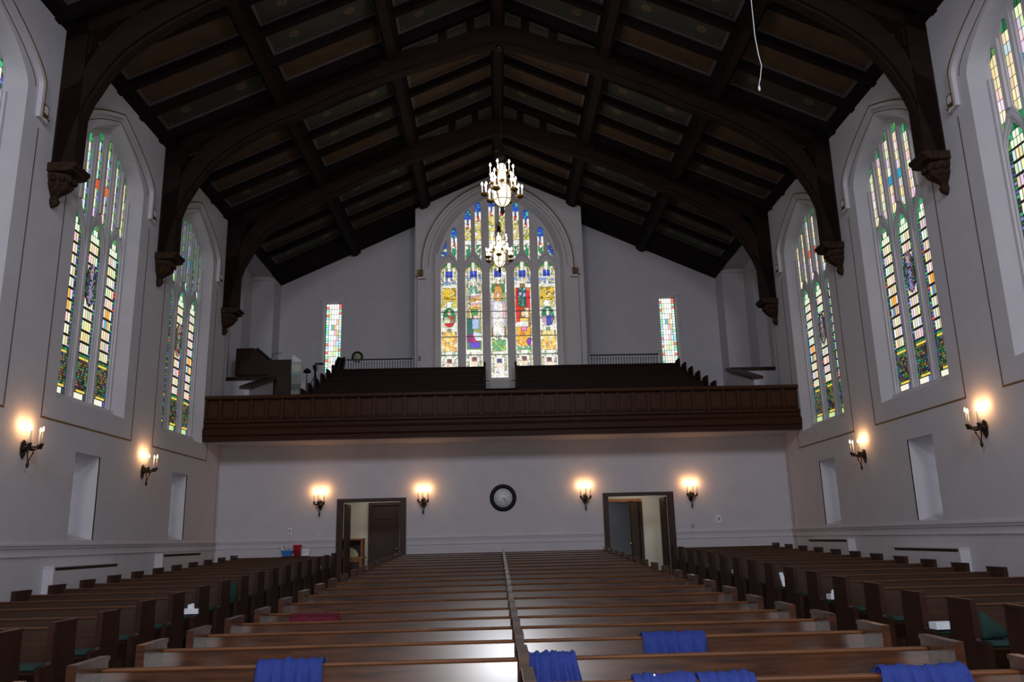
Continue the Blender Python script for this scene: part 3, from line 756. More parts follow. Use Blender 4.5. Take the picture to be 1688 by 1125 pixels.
def make_truss():
    root=thing('roof_truss',tl[0],'roof truss',(0,0,0),0,'arched roof trusses')
    for s in (-1,1):
        b=MB(); b.prism([(s*x,z) for x,z in LOW+UP],'y',-.15,.15,truss_w)
        P=[(s*x,z-.015) for x,z in LOW[1:]]
        bar(b,P,.04,-.09,.09,truss_w,'y'); part('arched_brace',b,root,False)
        b=MB(); b.box(min(s*6.80,s*7.15),max(s*6.80,s*7.15),-.15,.15,5.88,8.7,truss_w); b.box(min(s*6.76,s*6.82),max(s*6.76,s*6.82),-.09,.09,7.9,8.5,truss_w); part('wall_post',b,root,False)
        b=MB(); P=lambda x,y,d:(s*x,y,11.75-.46*x-d)
        b.hexa([P(2.6,-.15,.36),P(7.15,-.15,.36),P(7.15,.15,.36),P(2.6,.15,.36)],[P(2.6,-.15,0),P(7.15,-.15,0),P(7.15,.15,0),P(2.6,.15,0)],truss_w); part('principal_rafter',b,root,False)
        for a,c in ((.53,.71),(1.155,1.34)):
            b=MB(); b.box(min(s*a,s*c),max(s*a,s*c),-.10,.10,10.75,11.75-.46*a,truss_w); part('strut',b,root,False)
        b=MB(); carve(b,corbel_w)
        me=b.mesh('corbel'); o=link('corbel',me,root); o.location=(s*7.155,0,5.90); o.rotation_euler=(0,0,0 if s<0 else PI)
    b=MB(); b.box(-.12,.12,-.11,.11,10.9,11.7,truss_w); part('king_post',b,root,False)
    return root
t0=make_truss(); t0.location=(0,TR[0],0)
for i,T in enumerate(TR[1:]): clone(t0,(0,T,0),label=tl[i+1])

# ------------------------------------------------------------------ balcony
root=thing('balcony','dark oak panelled balcony front spanning the hall below the great window','balcony',(0,19.5,2.42))
b=MB(); b.prism([(19.40,2.40),(19.40,2.50),(19.36,2.54),(19.36,2.66),(19.44,2.74),(19.44,2.80),(19.47,2.86),(19.60,2.86),(19.60,2.40)],'x',-XW,XW,balc_w); part('moulded_base',b,root)
b=MB(); b.prism([(19.40,3.40),(19.38,3.43),(19.38,3.47),(19.41,3.49),(19.66,3.49),(19.66,3.40)],'x',-XW,XW,balc_w2); part('top_rail',b,root)
b=MB(); b.prism([(19.40,2.84),(19.40,2.88),(19.47,2.90),(19.6,2.90),(19.6,2.84)],'x',-XW,XW,balc_w2); part('lower_rail',b,root)
b=MB(); b.box(-XW,XW,19.50,19.62,2.5,3.42,balc_w); part('backing',b,root)
nP=39; pw=2*XW/nP; 
pmesh={}
for i in range(nP):
    x=-XW+i*pw
    if 'p' not in pmesh:
        b=MB(); b.box(.03,pw-.03,.03,.06,.04,.47,balc_w); b.box(.065,pw-.065,.018,.05,.08,.43,balc_w2)
        pmesh['p']=b.mesh('oak_panel'); b=MB(); b.box(-.03,.03,0,.06,0,.51,balc_w2); pmesh['s']=b.mesh('stile')
    o=link('oak_panel',pmesh['p'],root); o.location=(x,19.44-19.5,2.90-2.42)
    o=link('stile',pmesh['s'],root); o.location=(x+(0.03 if i==0 else 0),19.44-19.5,2.90-2.42)
# stepped balcony floor
b=MB(); b.box(-8.4,8.4,19.6,YG+.3,2.46,2.66,roof_w); zt=[2.93,3.21,3.49,3.77,4.05,4.33]
for i,(ya,zb) in enumerate(zip((20.0,20.75,21.5,22.25,23.0,23.75),zt)):
    b.box(-5.9,5.9,ya,(YG if abs(ya)>23.5 else ya+.8),2.6,zb,roof_w)
struct('floor_balcony',b)

# ------------------------------------------------------------------ pews
def pew_parts(root, W_, left_end=True, right_end=True, hall=True, M=oak, MR=oakrail, ME=None):
    MX=M if ME is None else ME
    """local frame: front edge of the tall end panel at y=0, floor z=0, x 0..W_; seat faces -y"""
    ME=ME or M; e=.045
    prof=[(-.17,0),(-.17,.44),(-.15,.46),(-.02,.465),(.0,.50),(.0,.79),(.015,.81),(.37,.81),(.385,.79),(.40,.45),(.43,0)]
    def end(x0):
        b=MB(); b.prism(prof,'x',x0,x0+e,ME)
        b.prism([(.0-.012,.50),(.0-.012,.82),(.39,.82),(.39,.795),(.012,.795),(.012,.50)],'x',x0-.006,x0+e+.006,MX)
        b.prism([(-.178,0),(-.178,.465),(-.158,.465),(-.158,0)],'x',x0-.004,x0+e+.004,ME)
        part('end_panel',b,root,False)
    if left_end: end(0)
    if right_end: end(W_-e)
    x0=e if left_end else 0; x1=W_-e if right_end else W_
    b=MB(); b.prism([(.268,.38),(.318,.735),(.350,.735),(.300,.38)],'x',x0,x1,M); part('backrest',b,root,False)
    b=MB(); b.prism([(.312,.732),(.308,.742),(.316,.752),(.362,.752),(.370,.742),(.366,.732)],'x',x0,x1,MR); part('top_rail',b,root,False)
    b=MB(); b.prism([(-.14,.39),(-.15,.41),(-.13,.42),(.26,.405),(.26,.385)],'x',x0,x1,M)
    b.box(x0,x1,.05,.08,.03,.39,M); part('seat',b,root,False)
    if hall:
        b=MB(); b.prism([(-.13,.421),(-.15,.44),(-.13,.475),(.20,.460),(.22,.415)],'x',x0+.01,x1-.01,green); part('seat_cushion',b,root,False)
ORD=['first','second','third','fourth','fifth','sixth','seventh','eighth','ninth','tenth','eleventh','twelfth','thirteenth','fourteenth','fifteenth','sixteenth','seventeenth','eighteenth','nineteenth','twentieth']
def rows(name, x0, W_, y0, n, le, re, where, group, M, MR, ME, marks={}):
    proto=None
    for k in range(n):
        y=y0+.9*k
        fromback=n-1-k
        pos=('front row' if k==0 else 'row %s from the front'%ORD[k]) if k<=fromback else ('last row by the back wall' if fromback==0 else 'row %s from the back wall'%ORD[fromback])
        lab='%s, %s%s'%(where,pos,marks.get(k,''))
        loc=(x0,y,floor_z(y+.1)+.0)
        if proto is None:
            proto=thing(name,lab,'pew',loc,0,group); pew_parts(proto,W_,le,re,True,M,MR,ME)
        else: clone(proto,loc,label=lab)
XC=-.085
rows('pew',-2.62,2.505,3.98,19,True,False,'oak pew left of the divider','pews of the left half of the centre block',oak,oakrail,None,{1:', blue cloth on it'})
rows('pew',XC-.02,2.52,3.98,19,True,True,'oak pew right of the divider','pews of the right half of the centre block',oak,oakrail,None,{1:', cloth at its divider end'})
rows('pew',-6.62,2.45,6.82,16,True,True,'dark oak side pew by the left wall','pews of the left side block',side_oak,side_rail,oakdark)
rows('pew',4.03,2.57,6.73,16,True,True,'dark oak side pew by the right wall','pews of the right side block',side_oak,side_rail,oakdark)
# balcony pews
bp=None; words=['front','second','third','fourth','fifth','back']
for side,(xa,W_) in (('left',(-5.05,4.57)),('right',(.40,4.95))):
    bp=None
    for i in range(6):
        y=20.06+.75*i; loc=(xa,y,zt[i]); lab='dark balcony pew, %s row, %s of the great window base'%(words[i],side)
        if bp is None: bp=thing('balcony_pew',lab,'pew',loc,0,'stepped balcony pews on the %s'%side); pew_parts(bp,W_,True,True,False,balc_pew,oakdark,balc_pew)
        else: clone(bp,loc,label=lab)

# ------------------------------------------------------------------ wall sconces
def make_sconce():
    root=thing('wall_sconce','','sconce',(0,0,0),0,'candle wall sconces')   # local: wall at y=0, nave towards -y, flame z=0
    b=MB(); b.prism([(-.05,-.12),(-.065,-.20),(-.05,-.30),(0,-.36),(.05,-.30),(.065,-.20),(.05,-.12),(0,-.08)],'y',-.025,0,iron); b.ball((0,-.03,-.22),.045,iron); part('backplate',b,root,False)
    b=MB(); n=14; pts=[(.125*math.cos(2*PI*i/n),-.15+.105*math.sin(2*PI*i/n),-.20) for i in range(n+1)]
    b.tube(pts,.011,iron); 
    for i in range(14): b.ball(pts[i],.016,iron,5,4)
    b.tube([(0,-.02,-.22),(0,-.15,-.24),(0,-.255,-.20)],.013,iron); b.tube([(-.12,-.15,-.205),(0,-.15,-.235),(.12,-.15,-.205)],.012,iron)
    part('crown_ring',b,root,False)
    b=MB()
    for s in (-1,1): b.tube([(s*.085,-.13,-.21),(s*.075,-.12,-.27),(s*.04,-.11,-.33),(0,-.10,-.41)],.008,iron); b.ball((s*.07,-.12,-.27),.018,iron,5,4)
    b.lathe([(.004,-.50),(.02,-.47),(.024,-.44),(.012,-.40),(.006,-.38)],iron,(0,-.10,0),6); part('pendant',b,root,False)
    for x,y in ((-.12,-.17),(0,-.275),(.12,-.17),(0,-.06)):
        b=MB(); b.lathe([(.011,-.145),(.011,.04)],candle_m,(x,y,0),8); c=part('candle',b,root,False)
        b=MB(); b.lathe([(.010,-.20),(.028,-.165),(.030,-.145),(.020,-.14)],iron,(x,y,0),8); part('cup',b,c,False)
        b=MB(); b.lathe([(.006,.04),(.015,.06),(.012,.085),(.003,.11)],bulb_w,(x,y,0),8); part('bulb',b,c,False)
    return root
sp=make_sconce()
sl=[((-XW,12.10,1.66),PI/2,'left wall, nearer the camera'),((-XW,16.24,1.66),PI/2,'left wall, between the two low window niches'),((XW,12.10,1.66),-PI/2,'right wall, nearer the camera'),((XW,16.24,1.66),-PI/2,'right wall, between the two low window niches'),
    ((-4.62,YB,1.14),0,'back wall, left of the left doorway'),((-2.05,YB,1.14),0,'back wall, right of the left doorway'),((2.0,YB,1.14),0,'back wall, left of the right doorway'),((4.67,YB,1.14),0,'back wall, right of the right doorway')]
for i,(loc,rz_,lb) in enumerate(sl):
    o=sp if i==0 else clone(sp)
    o.location=loc; o.rotation_euler=(0,0,rz_); o['label']='lit black candle sconce on the '+lb
    d=Matrix.Rotation(rz_,3,'Z')@Vector((0,-.13,.0))
    for q in (-.10,.10):
        e=Matrix.Rotation(rz_,3,'Z')@Vector((q,-.10,0)); light('sconce_light','POINT',(loc[0]+e.x,loc[1]+e.y,loc[2]+.13),3.9,(1,.50,.20),.03)

# ------------------------------------------------------------------ chandeliers (local z=0 at lowest candle flame row)
def make_chand():
    root=thing('chandelier','','chandelier',(0,0,0),0,'candle chandeliers')
    b=MB()
    b.lathe([(.088,-.33),(.088,.46),(.06,.52)],lantern,n=6,smooth=False); b.lathe([(.18,-.33),(.18,-.06),(.15,.0)],lantern,n=6,smooth=False)
    b.lathe([(.03,-.48),(.12,-.42),(.18,-.33)],lantern,n=6,smooth=False); part('lantern',b,root,False)
    b=MB()
    for i in range(6):
        t=2*PI*i/6; c,s=math.cos(t),math.sin(t)
        b.tube([(.093*c,.093*s,.48),(.093*c,.093*s,-.05)],.009,bronze,4); b.tube([(.186*c,.186*s,0),(.186*c,.186*s,-.33),(.125*c,.125*s,-.43),(.02*c,.02*s,-.50)],.011,bronze,4)
    for z,rr in ((.12,.093),(.32,.093),(-.33,.188),(.0,.186)):
        b.tube([(rr*math.cos(2*PI*i/6),rr*math.sin(2*PI*i/6),z) for i in range(7)],.008,bronze,4)
    b.lathe([(.004,-.68),(.025,-.64),(.05,-.59),(.03,-.53),(.04,-.49)],iron,n=8)
    b.lathe([(.10,.50),(.05,.54),(.04,.62),(.08,.66),(.03,.72),(.05,.78),(.015,.86)],iron,n=8)
    for i in range(6):
        t=2*PI*i/6+.5; c,s=math.cos(t),math.sin(t); b.tube([(.10*c,.10*s,.5),(.13*c,.13*s,.60),(.05*c,.05*s,.72),(.08*c,.08*s,.86),(.02*c,.02*s,.95)],.009,iron,4)
    part('frame',b,root,False)
    def candle(x,y,z):
        b=MB(); b.lathe([(.010,z-.20),(.010,z-.02)],ivory,(x,y,0),6); c=part('candle',b,root,False)
        b=MB(); b.lathe([(.010,z-.02),(.024,z+.005),(.018,z+.035),(.004,z+.06)],bulb_c,(x,y,0),6); part('bulb',b,c,False)
        return c
    for i in range(6):                      # lower tier: arms with drip pans holding three candles each
        b=MB(); t=2*PI*i/6+.18; c,s=math.cos(t),math.sin(t); x,y=.38*c,.38*s
        b.tube([(.18*c,.18*s,-.34),(.28*c,.28*s,-.36),(.36*c,.36*s,-.30),(x,y,-.24)],.010,bronze,5); b.lathe([(.02,-.27),(.085,-.235),(.09,-.20),(.08,-.20)],bronze,(x,y,0),10)
        part('arm',b,root,False)
        for q in range(3): a=2*PI*q/3+t; candle(x+.055*math.cos(a),y+.055*math.sin(a),0)
    for i in range(6):                      # middle tier
        b=MB(); t=2*PI*i/6+.5; c,s=math.cos(t),math.sin(t); x,y=.245*c,.245*s
        b.tube([(.14*c,.14*s,-.1),(.2*c,.2*s,-.06),(x,y,0)],.008,bronze,5); b.lathe([(.02,-.02),(.055,.0),(.06,.03)],bronze,(x,y,0),8)
        part('arm',b,root,False)
        for q in (-1,1): candle(x-.035*s*q,y+.035*c*q,.20)
    for i in range(6):                      # top tier
        b=MB(); t=2*PI*i/6+.15; c,s=math.cos(t),math.sin(t); x,y=.25*c,.25*s
        b.tube([(.14*c,.14*s,.18),(.2*c,.2*s,.18),(x,y,.24)],.008,bronze,5); b.lathe([(.01,.23),(.028,.25),(.03,.27)],bronze,(x,y,0),8); candle(x,y,.46); part('arm',b,root,False)
    b=MB(); z=.92; i=0
    while z<3.32:
        a=(i%2)*PI/2; ca,sa=math.cos(a),math.sin(a)
        b.tube([(.018*math.cos(t)*ca,.018*math.cos(t)*sa,z+.03+.036*math.sin(t)) for t in [2*PI*k/8 for k in range(9)]],.005,iron,4); z+=.055; i+=1
    b.lathe([(.08,3.30),(.08,3.36),(.02,3.40)],iron,n=8); part('chain',b,root,False)
    return root
ch=make_chand(); ch.location=(.02,TR[3]-.02,7.36); ch['label']='larger looking lit candle chandelier with lantern body, nearer of the two'
c2=clone(ch,(-.03,TR[4]-.02,7.36),.3,'lit candle chandelier farther away, hanging just before the great window'); c2.scale=(.88,.88,.88)
for T,zz in ((TR[3],7.5),(TR[4],7.5)):
    for dx in (-.5,.5): light('chandelier_light','POINT',(dx,T,zz+.2),13,(1,.86,.66),.2)

# ------------------------------------------------------------------ doors
for i,(a,c,z) in enumerate(doors):
    root=struct('door_%d'%(i+1),None,(a,YB,-1.3))
    b=MB(); fl=-1.05
    b.box(a-.12,a,YB-.05,YB+.2,fl,z-.02,oakdark); b.box(c,c+.12,YB-.05,YB+.2,fl,z-.02,oakdark); b.box(a-.12,c+.12,YB-.055,YB+.2,z-.02,z+.06,oakdark)
    b.box(a-.0,a+.02,YB-.02,YB-.0,fl,z-.02,oakrail); b.box(c-.02,c,YB-.02,YB,fl,z-.02,oakrail)
    part('door_casing',b,root)
    hx=a+.02 if i==0 else c-.06
    b=MB(); y0=YB+.2; b.box(hx,hx+.045,y0,y0+.72,fl+.01,z-.06,oakdark)
    for zz0,zz1 in ((-.95,-.55),(-.45,.3),(.38,.85)):
        for k in range(2): b.box(hx-.008,hx+.053,y0+.08+.32*k,y0+.32+.32*k,zz0,zz1,oakdark)
    part('door_leaf',b,root)
# narthex closed double door (left) and open inner doorway (right)
def leaf(b,x0,x1,y,z0,z1,M):
    b.box(x0,x1,y,y+.045,z0,z1,M); w_=(x1-x0)
    for zz0,zz1 in ((.04,.30),(.34,.78),(.82,.95)):
        for k in range(2): b.box(x0+w_*(.10+.43*k),x0+w_*(.47+.43*k),y-.015,y,z0+(z1-z0)*zz0,z0+(z1-z0)*zz1,M)
root=struct('door_3',None,(-3.1,22.9,-1.04))
b=MB(); b.box(-3.74,-3.66,22.88,23.0,-1.05,.97,oakdark); b.box(-2.14,-2.06,22.88,23.0,-1.05,.97,oakdark); b.box(-3.74,-2.06,22.88,23.0,.97,1.05,oakdark); part('door_casing',b,root)
for x0,x1 in ((-3.66,-2.91),(-2.89,-2.14)):
    b=MB(); leaf(b,x0,x1,22.93,-1.04,.97,oakdark); part('door_leaf',b,root)
b=MB(); b.ball((-2.96,22.9,-.2),.03,brass); part('door_knob',b,root)
root=struct('door_4',None,(3.2,23,-1.04))
b=MB(); b.box(2.62,2.72,22.95,23.14,-1.05,.92,oakdark); b.box(3.72,3.80,22.95,23.14,-1.05,.92,oakdark); b.box(2.62,3.80,22.95,23.14,.92,1.0,orangew); part('door_casing',b,root)
b=MB()
bx=[(3.36,22.40),(3.39,22.42),(3.74,22.98),(3.71,22.96)]
b.prism(bx,'z',-1.04,.92,oakdark)
for k in range(3):
    t=.12+.28*k; p0=Vector((3.36,22.40)).lerp(Vector((3.71,22.96)),t); p1=Vector((3.36,22.40)).lerp(Vector((3.71,22.96)),t+.2); nn=Vector((-.022,.014))
    b.prism([(p0.x,p0.y),(p1.x,p1.y),(p1.x+nn.x,p1.y+nn.y),(p0.x+nn.x,p0.y+nn.y)],'z',-.3,.55,oakdark)
part('door_leaf',b,root)
b=MB(); b.ball((3.345,22.41,-.2),.03,brass); part('door_knob',b,root)

# narthex furniture
root=thing('display_cabinet','small orange oak display cabinet seen through the left doorway','cabinet',(-4.1,22.5,-1.044))
b=MB(); b.box(-4.5,-3.80,22.25,22.75,-1.044,-.42,orangew); b.box(-4.5,-3.76,22.23,22.77,-.42,-.38,orangew); part('body',b,root)
b=MB(); b.box(-4.5,-4.46,22.3,22.7,-.38,.06,orangew); b.box(-3.84,-3.80,22.3,22.7,-.38,.06,orangew); b.box(-4.5,-3.8,22.68,22.72,-.38,.06,oakdark); b.box(-4.52,-3.78,22.28,22.74,.06,.10,orangew); part('hutch',b,root)
b=MB(); b.box(-4.44,-3.86,22.23,22.25,-.98,-.5,oakdark); part('door',b,root)
b=MB(); b.prism([(-4.44,-.375),(-3.92,-.375)]+[(-4.18+.26*math.cos(t*PI/8),-.375+.25*math.sin(t*PI/8)) for t in range(1,8)],'y',22.45,22.47,clockface2)
solid('photo_card',b,'pale rounded card standing inside the orange cabinet','card',(-4.18,22.46,-.375))
b=MB(); random.seed(9)
for i in range(22): b.ball((2.70+random.uniform(-.05,.07),22.88+random.uniform(-.03,.03),.85-random.random()*.30),random.uniform(.02,.04),pink,5,4)
for i in range(12): b.ball((2.70+random.uniform(-.03,.13),22.88+random.uniform(-.03,.03),.05-random.random()*.16),random.uniform(.02,.035),pink,5,4)
b.tube([(2.70,22.9,.9),(2.69,22.9,.4),(2.70,22.9,-.1)],.012,pink,4)
solid('flower_swag',b,'dried pinkish flower swag hanging on the inner doorway frame','decoration',(2.70,22.88,.1))

# ------------------------------------------------------------------ clocks, switches
def clock(loc, R_, label, face, hands):
    root=thing('wall_clock',label,'clock',loc)
    b=MB(); b.lathe([(R_*.70,.0),(R_*.70,-.03),(R_*.80,-.055),(R_*.93,-.05),(R_,-.025),(R_,0)],black,n=32,ax='y'); part('rim',b,root,False)
    b=MB(); b.lathe([(R_*.70,-.005),(R_*.70,-.015)],face,n=32,ax='y'); part('dial',b,root,False)
    b=MB()
    for k in range(12):
        t=PI/6*k; q=.60*R_; b.box(q*math.sin(t)-.006,q*math.sin(t)+.006,-.018,-.015,q*math.cos(t)-.012,q*math.cos(t)+.012,black)
    part('hour_marks',b,root,False)
    b=MB()
    for t,l_ in hands: b.tube([(0,-.022,0),(l_*R_*math.sin(t),-.022,l_*R_*math.cos(t))],.005,black,4)
    part('hands',b,root,False)
clock((-.06,YB-.002,1.0),.335,'large round wall clock with thick black rim, between the two doorways',clockface,((2.1,.34),(2.6,.5)))
clock((-4.62,YG-.002,5.80),.185,'small round clock with yellowed dial on the gable wall beside the narrow window',clockface2,((2.0,.34),(5.2,.5)))
def plate(name,x,z,w_,h_,label,M,y=YB,kind='switch'):
    root=thing(name,label,kind,(x,y,z)); b=MB(); b.box(-w_/2,w_/2,-.012,0,-h_/2,h_/2,M); part('cover_plate',b,root,False)
    b=MB(); b.box(-w_*.22,w_*.22,-.02,-.012,-h_*.25,h_*.25,grey if M is not grey else white); part('insert',b,root,False)
plate('wall_thermostat',-5.35,.31,.09,.15,'small grey control box on the back wall, far left',white,kind='thermostat')
plate('light_switch',-4.63,.17,.07,.11,'small white switch plate left of the left doorway',white)
plate('light_switch',4.66,.20,.08,.13,'small ivory switch plate right of the right doorway',clockface2)
plate('wall_thermostat',5.33,.36,.11,.17,'white thermostat with dark insert, farthest right on the back wall',white,kind='thermostat')
plate('wall_speaker_jack',-2.50,5.42,.05,.14,'small black box on the wall left of the great window',black,y=24.4,kind='box')

# ------------------------------------------------------------------ radiator covers below the side windows
def radiator(sx,yc,label,top):
    root=thing('radiator_cover',label,'radiator cover',(sx*(XW-.08),yc,floor_z(yc)))
    y0,y1=yc-1.12,yc+1.12; fz_=floor_z(yc)
    X=lambda a,c:(min(sx*(XW-a),sx*(XW-c)),max(sx*(XW-a),sx*(XW-c)))
    b=MB(); b.box(*X(.16,.0),y0,y1,fz_,top-.05,plaster); b.box(*X(.16,.0),y0,y0+.04,top-.05,top,plaster); b.box(*X(.16,.0),y1-.04,y1,top-.05,top,plaster); part('cabinet',b,root)
    b=MB(); b.box(*X(.17,.0),y0-.01,y1+.01,top,top+.02,plaster); part('lid',b,root)
    b=MB(); b.box(*X(.10,.0),y0+.04,y1-.04,top-.06,top,black); part('grille_backing',b,root)
    for k in range(20):
        b=MB(); yy=y0+.05+k*(y1-y0-.1)/19; b.box(*X(.135,.10),yy-.008,yy+.008,top-.05,top,thinline); part('slat',b,root)
radiator(-1,14.15,'low white radiator cover on the left wall, nearer one',-.27); radiator(-1,18.3,'low white radiator cover on the left wall, farther one',-.15)
radiator(1,14.15,'low white radiator cover on the right wall, nearer one',-.32); radiator(1,18.3,'low white radiator cover on the right wall, farther one',-.18)

# ------------------------------------------------------------------ cloths and small things on the pews
def drape(name,label,x0,x1,yrow,dx=0,depth=.36,seed=1,lump=0,group=None,M=blue,cat='cloth'):
    """cloth hanging over a pew's top rail; follows the rail profile on both sides with folds"""
    fl=floor_z(yrow+.1); prof=[]
    for t in range(13):
        q=t/12
        # front face down the tilted backrest, over the rail, a little down the back
        if q<.62: s_=q/.62; z=.757-depth*(1-s_); y=.292-(.757-z)*.15
        elif q<.80: s_=(q-.62)/.18; z=.765; y=.292+.10*s_
        else: s_=(q-.80)/.20; z=.765-.16*s_; y=.395+.012*s_
        prof.append((y,z,q))
    n=40; v=[]; random.seed(seed)
    for i in range(n+1):
        a=i/n
        for (y,z,q) in prof:
            hang=max(0,(.62-q)/.62); x=x0+(x1-x0)*a
            nf=noise.noise(Vector((a*7+seed*3.1,q*1.4,seed))); nf2=noise.noise(Vector((a*18+seed,q*.8,seed*2.)))
            fold=math.sin(a*34+seed*2+3*nf+1.5*q); off=.030*hang*(1+nf)+.016*fold*min(1,hang*2.5)+.02*abs(nf2)*hang
            lz=lump*max(0,noise.noise(Vector((a*3+seed*5,q*1.2,2.))) +.35)*math.sin(PI*min(1,q*1.3))
            top=.022*abs(nf2)+.006*max(0,fold)
            edge=.03*noise.noise(Vector((a*6,seed,3.)))*hang
            v.append((x+dx*hang*(a-.3)+.012*nf*hang, yrow+y-off-.004-lz*.25, fl+z+edge+lz+top))
    m_=len(prof); fs=[(i*m_+j,(i+1)*m_+j,(i+1)*m_+j+1,i*m_+j+1) for i in range(n) for j in range(m_-1)]
    b=MB(); b.add(v,fs,M,smooth=True)
    o=solid(name,b,label,cat,((x0+x1)/2,yrow+.34,fl+.71),group=group)
    md=o.modifiers.new('thick','SOLIDIFY'); md.thickness=.008; md.offset=1
    return o
drape('blue_cloth','blue cloth draped over the front pew left of the divider',-1.66,-1.27,4.88,.02,.38,2)
drape('blue_cloth','blue cloth hanging on the front pew just right of the divider',-.055,.235,4.88,.10,.40,3)
drape('blue_cloth','wide blue cloth draped over the second pew back, right block',.79,1.24,5.78,-.03,.36,4)
drape('blue_cloth','crumpled blue cloth heaped on the nearest pew back, lower right corner',1.66,2.08,3.98,.12,.38,5,.10)
drape('blue_cloth','blue cloth just peeking over the bottom edge of the photo, left of centre right',.44,.74,3.98,.0,.30,6,.03)
drape('blue_cloth','blue cloth at the bottom edge beside the peeking one',.76,1.04,3.98,.0,.30,8,.015)
b=MB(); b.ball((.54,4.275,-.670),.006,white)
solid('cloth_tag',b,'tiny white tag on the blue cloth at the bottom edge','tag',(.54,4.29,-.665))
# maroon fuzzy pillow on a seat
fl=floor_z(7.7); b=MB(); n=36; v=[]; random.seed(4)
for i in range(n+1):
    for j in range(17):
        a=i/n; t=2*PI*j/16; ex=.055*min(1,math.sin(PI*min(max(a,.03),.97))*4)
        x=-2.33+.49*a; rr=1+.10*random.uniform(-1,1)
        v.append((x,8.70+ex*math.cos(t)*rr, floor_z(8.5)+.63+.115*math.copysign(abs(math.sin(t))**.6,math.sin(t))*rr))
b.add(v,[(i*17+j,(i+1)*17+j,(i+1)*17+j+1,i*17+j+1) for i in range(n) for j in range(16)],maroon,smooth=True)
for i in range(420):
    a=random.random(); x=-2.33+.49*a; y=8.70+random.uniform(-.05,.05); z=floor_z(8.5)+.735
    b.add([(x-.005,y,z),(x+.005,y,z),(x+random.uniform(-.012,.012),y+random.uniform(-.01,.01),z+random.uniform(.012,.035))],[(0,1,2)],maroon)
solid('fur_pillow',b,'maroon fuzzy pillow leaning on a pew back at left','pillow',(-2.08,8.7,floor_z(8.5)+.53))
# tissue boxes
def tissue(x,y,label,up=True,w_=.22,rz_=0.1):
    fl=floor_z(y+.15)+.478
    root=thing('tissue_box',label,'tissue box',(x,y,fl),rz_,'white tissue boxes on the pew ends')
    b=MB(); b.box(-w_/2,w_/2,-.06,.06,0,.065,white); part('box',b,root,False)
    if up:
        b=MB(); b.add([(-.05,0,.06),(.05,.01,.06),(.07,.0,.10),(.01,.01,.13),(-.05,-.01,.11)],[(0,1,2,3,4)],white); b.add([(-.04,-.02,.06),(.05,-.02,.06),(.02,-.03,.115),(-.03,-.03,.12)],[(0,1,2,3)],white); part('tissue',b,root,False)
tissue(4.16,8.42,'white tissue box on the right side pew end, closest to the camera',False,.20)
tissue(4.20,11.12,'white tissue box with tissue pulled up, right side block',True,.18)
tissue(4.24,17.5,'small white tissue box far along the right side pews',True,.16)
tissue(4.25,15.7,'flat white tissue box in the middle of the right side pews',False,.2)
tissue(-4.27,11.35,'white tissue box with pulled tissue on the left side pew end',True,.2)
b=MB(); x,y=4.24,12.85; fl=floor_z(y+.2)+.485
b.add([(x-.10,y,fl),(x+.10,y-.02,fl+.01),(x+.10,y+.12,fl+.01),(x-.10,y+.14,fl)],[(0,1,2,3)],white); b.add([(x-.10,y+.10,fl),(x-.02,y+.12,fl),(x-.06,y+.17,fl+.20),(x-.12,y+.16,fl+.20)],[(0,1,2,3)],white)
o=solid('bulletin_sheet',b,'white folded bulletin sheet standing open on a right side pew seat','paper',(x,y,fl)); md=o.modifiers.new('t','SOLIDIFY'); md.thickness=.004
# green pillow leaning at right, small one at left
def pillow(x,y,label,s_,lean):
    fl=floor_z(y+.1)+.47; b=MB(); n=12; v=[]
    for i in range(n+1):
        for j in range(n+1):
            a,c=i/n*2-1,j/n*2-1; th=.07*s_*(1-abs(a)**3)*(1-abs(c)**3)
            v.append((a*.22*s_*(1-.08*c*c), -th, c*.20*s_*(1-.08*a*a)))
    k=len(v); v+=[(p[0],-p[1],p[2]) for p in v]
    fs=[(i*(n+1)+j,(i+1)*(n+1)+j,(i+1)*(n+1)+j+1,i*(n+1)+j+1) for i in range(n) for j in range(n)]
    M_=Matrix.Translation((x,y,fl+.22*s_))@Matrix.Rotation(lean,4,'Y')@Matrix.Rotation(-.25,4,'X')
    v=[tuple(M_@Vector(p)) for p in v]
    b.add(v,fs+[tuple(q+k for q in reversed(t)) for t in fs],green,smooth=True); solid('green_pillow',b,label,'pillow',(x,y,fl))
fl=floor_z(7.7)+.474; b=MB(); outl=[(0,0),(.10,0),(.20,.0),(.262,.015),(.25,.07),(.19,.13),(.12,.19),(.06,.235),(.015,.24),(0,.20),(0,.12),(0,.06)]
cx_,cz_=.09,.09; v=[]; K=len(outl)
for t,th in ((1,0),(.93,.035),(.75,.06),(.4,.075),(.02,.08)):
    v+=[(4.085+cx_+(x-cx_)*t, 7.66-th, fl+cz_+(z-cz_)*t) for x,z in outl]
nn_=len(v); v+=[(x,2*7.66-y,z) for x,y,z in v]
fs=[(r_*K+i,r_*K+(i+1)%K,(r_+1)*K+(i+1)%K,(r_+1)*K+i) for r_ in range(4) for i in range(K)]; fs+=[tuple(nn_+i for i in reversed(q)) for q in fs]
b.add(v,fs,green,smooth=True); solid('green_pillow',b,'big dark green velvet pillow slumped on a pew seat at the right edge','pillow',(4.2,7.66,fl))
pillow(-4.36,13.2,'small green pillow on a left side pew seat',.62,.3)
# white small cups standing on side pew ends
for i,(x,y,lb) in enumerate(((4.2,19.3,'white folded tissue at the far right side pews'),(-4.3,19.4,'white cup at the far left side pews'))):
    b=MB(); fl=floor_z(y+.2)+.475; b.lathe([(.03,0),(.045,.08),(.02,.13),(.005,.16)],white,(x,y,fl),8); solid('tissue_ball',b,lb,'tissue',(x,y,fl))
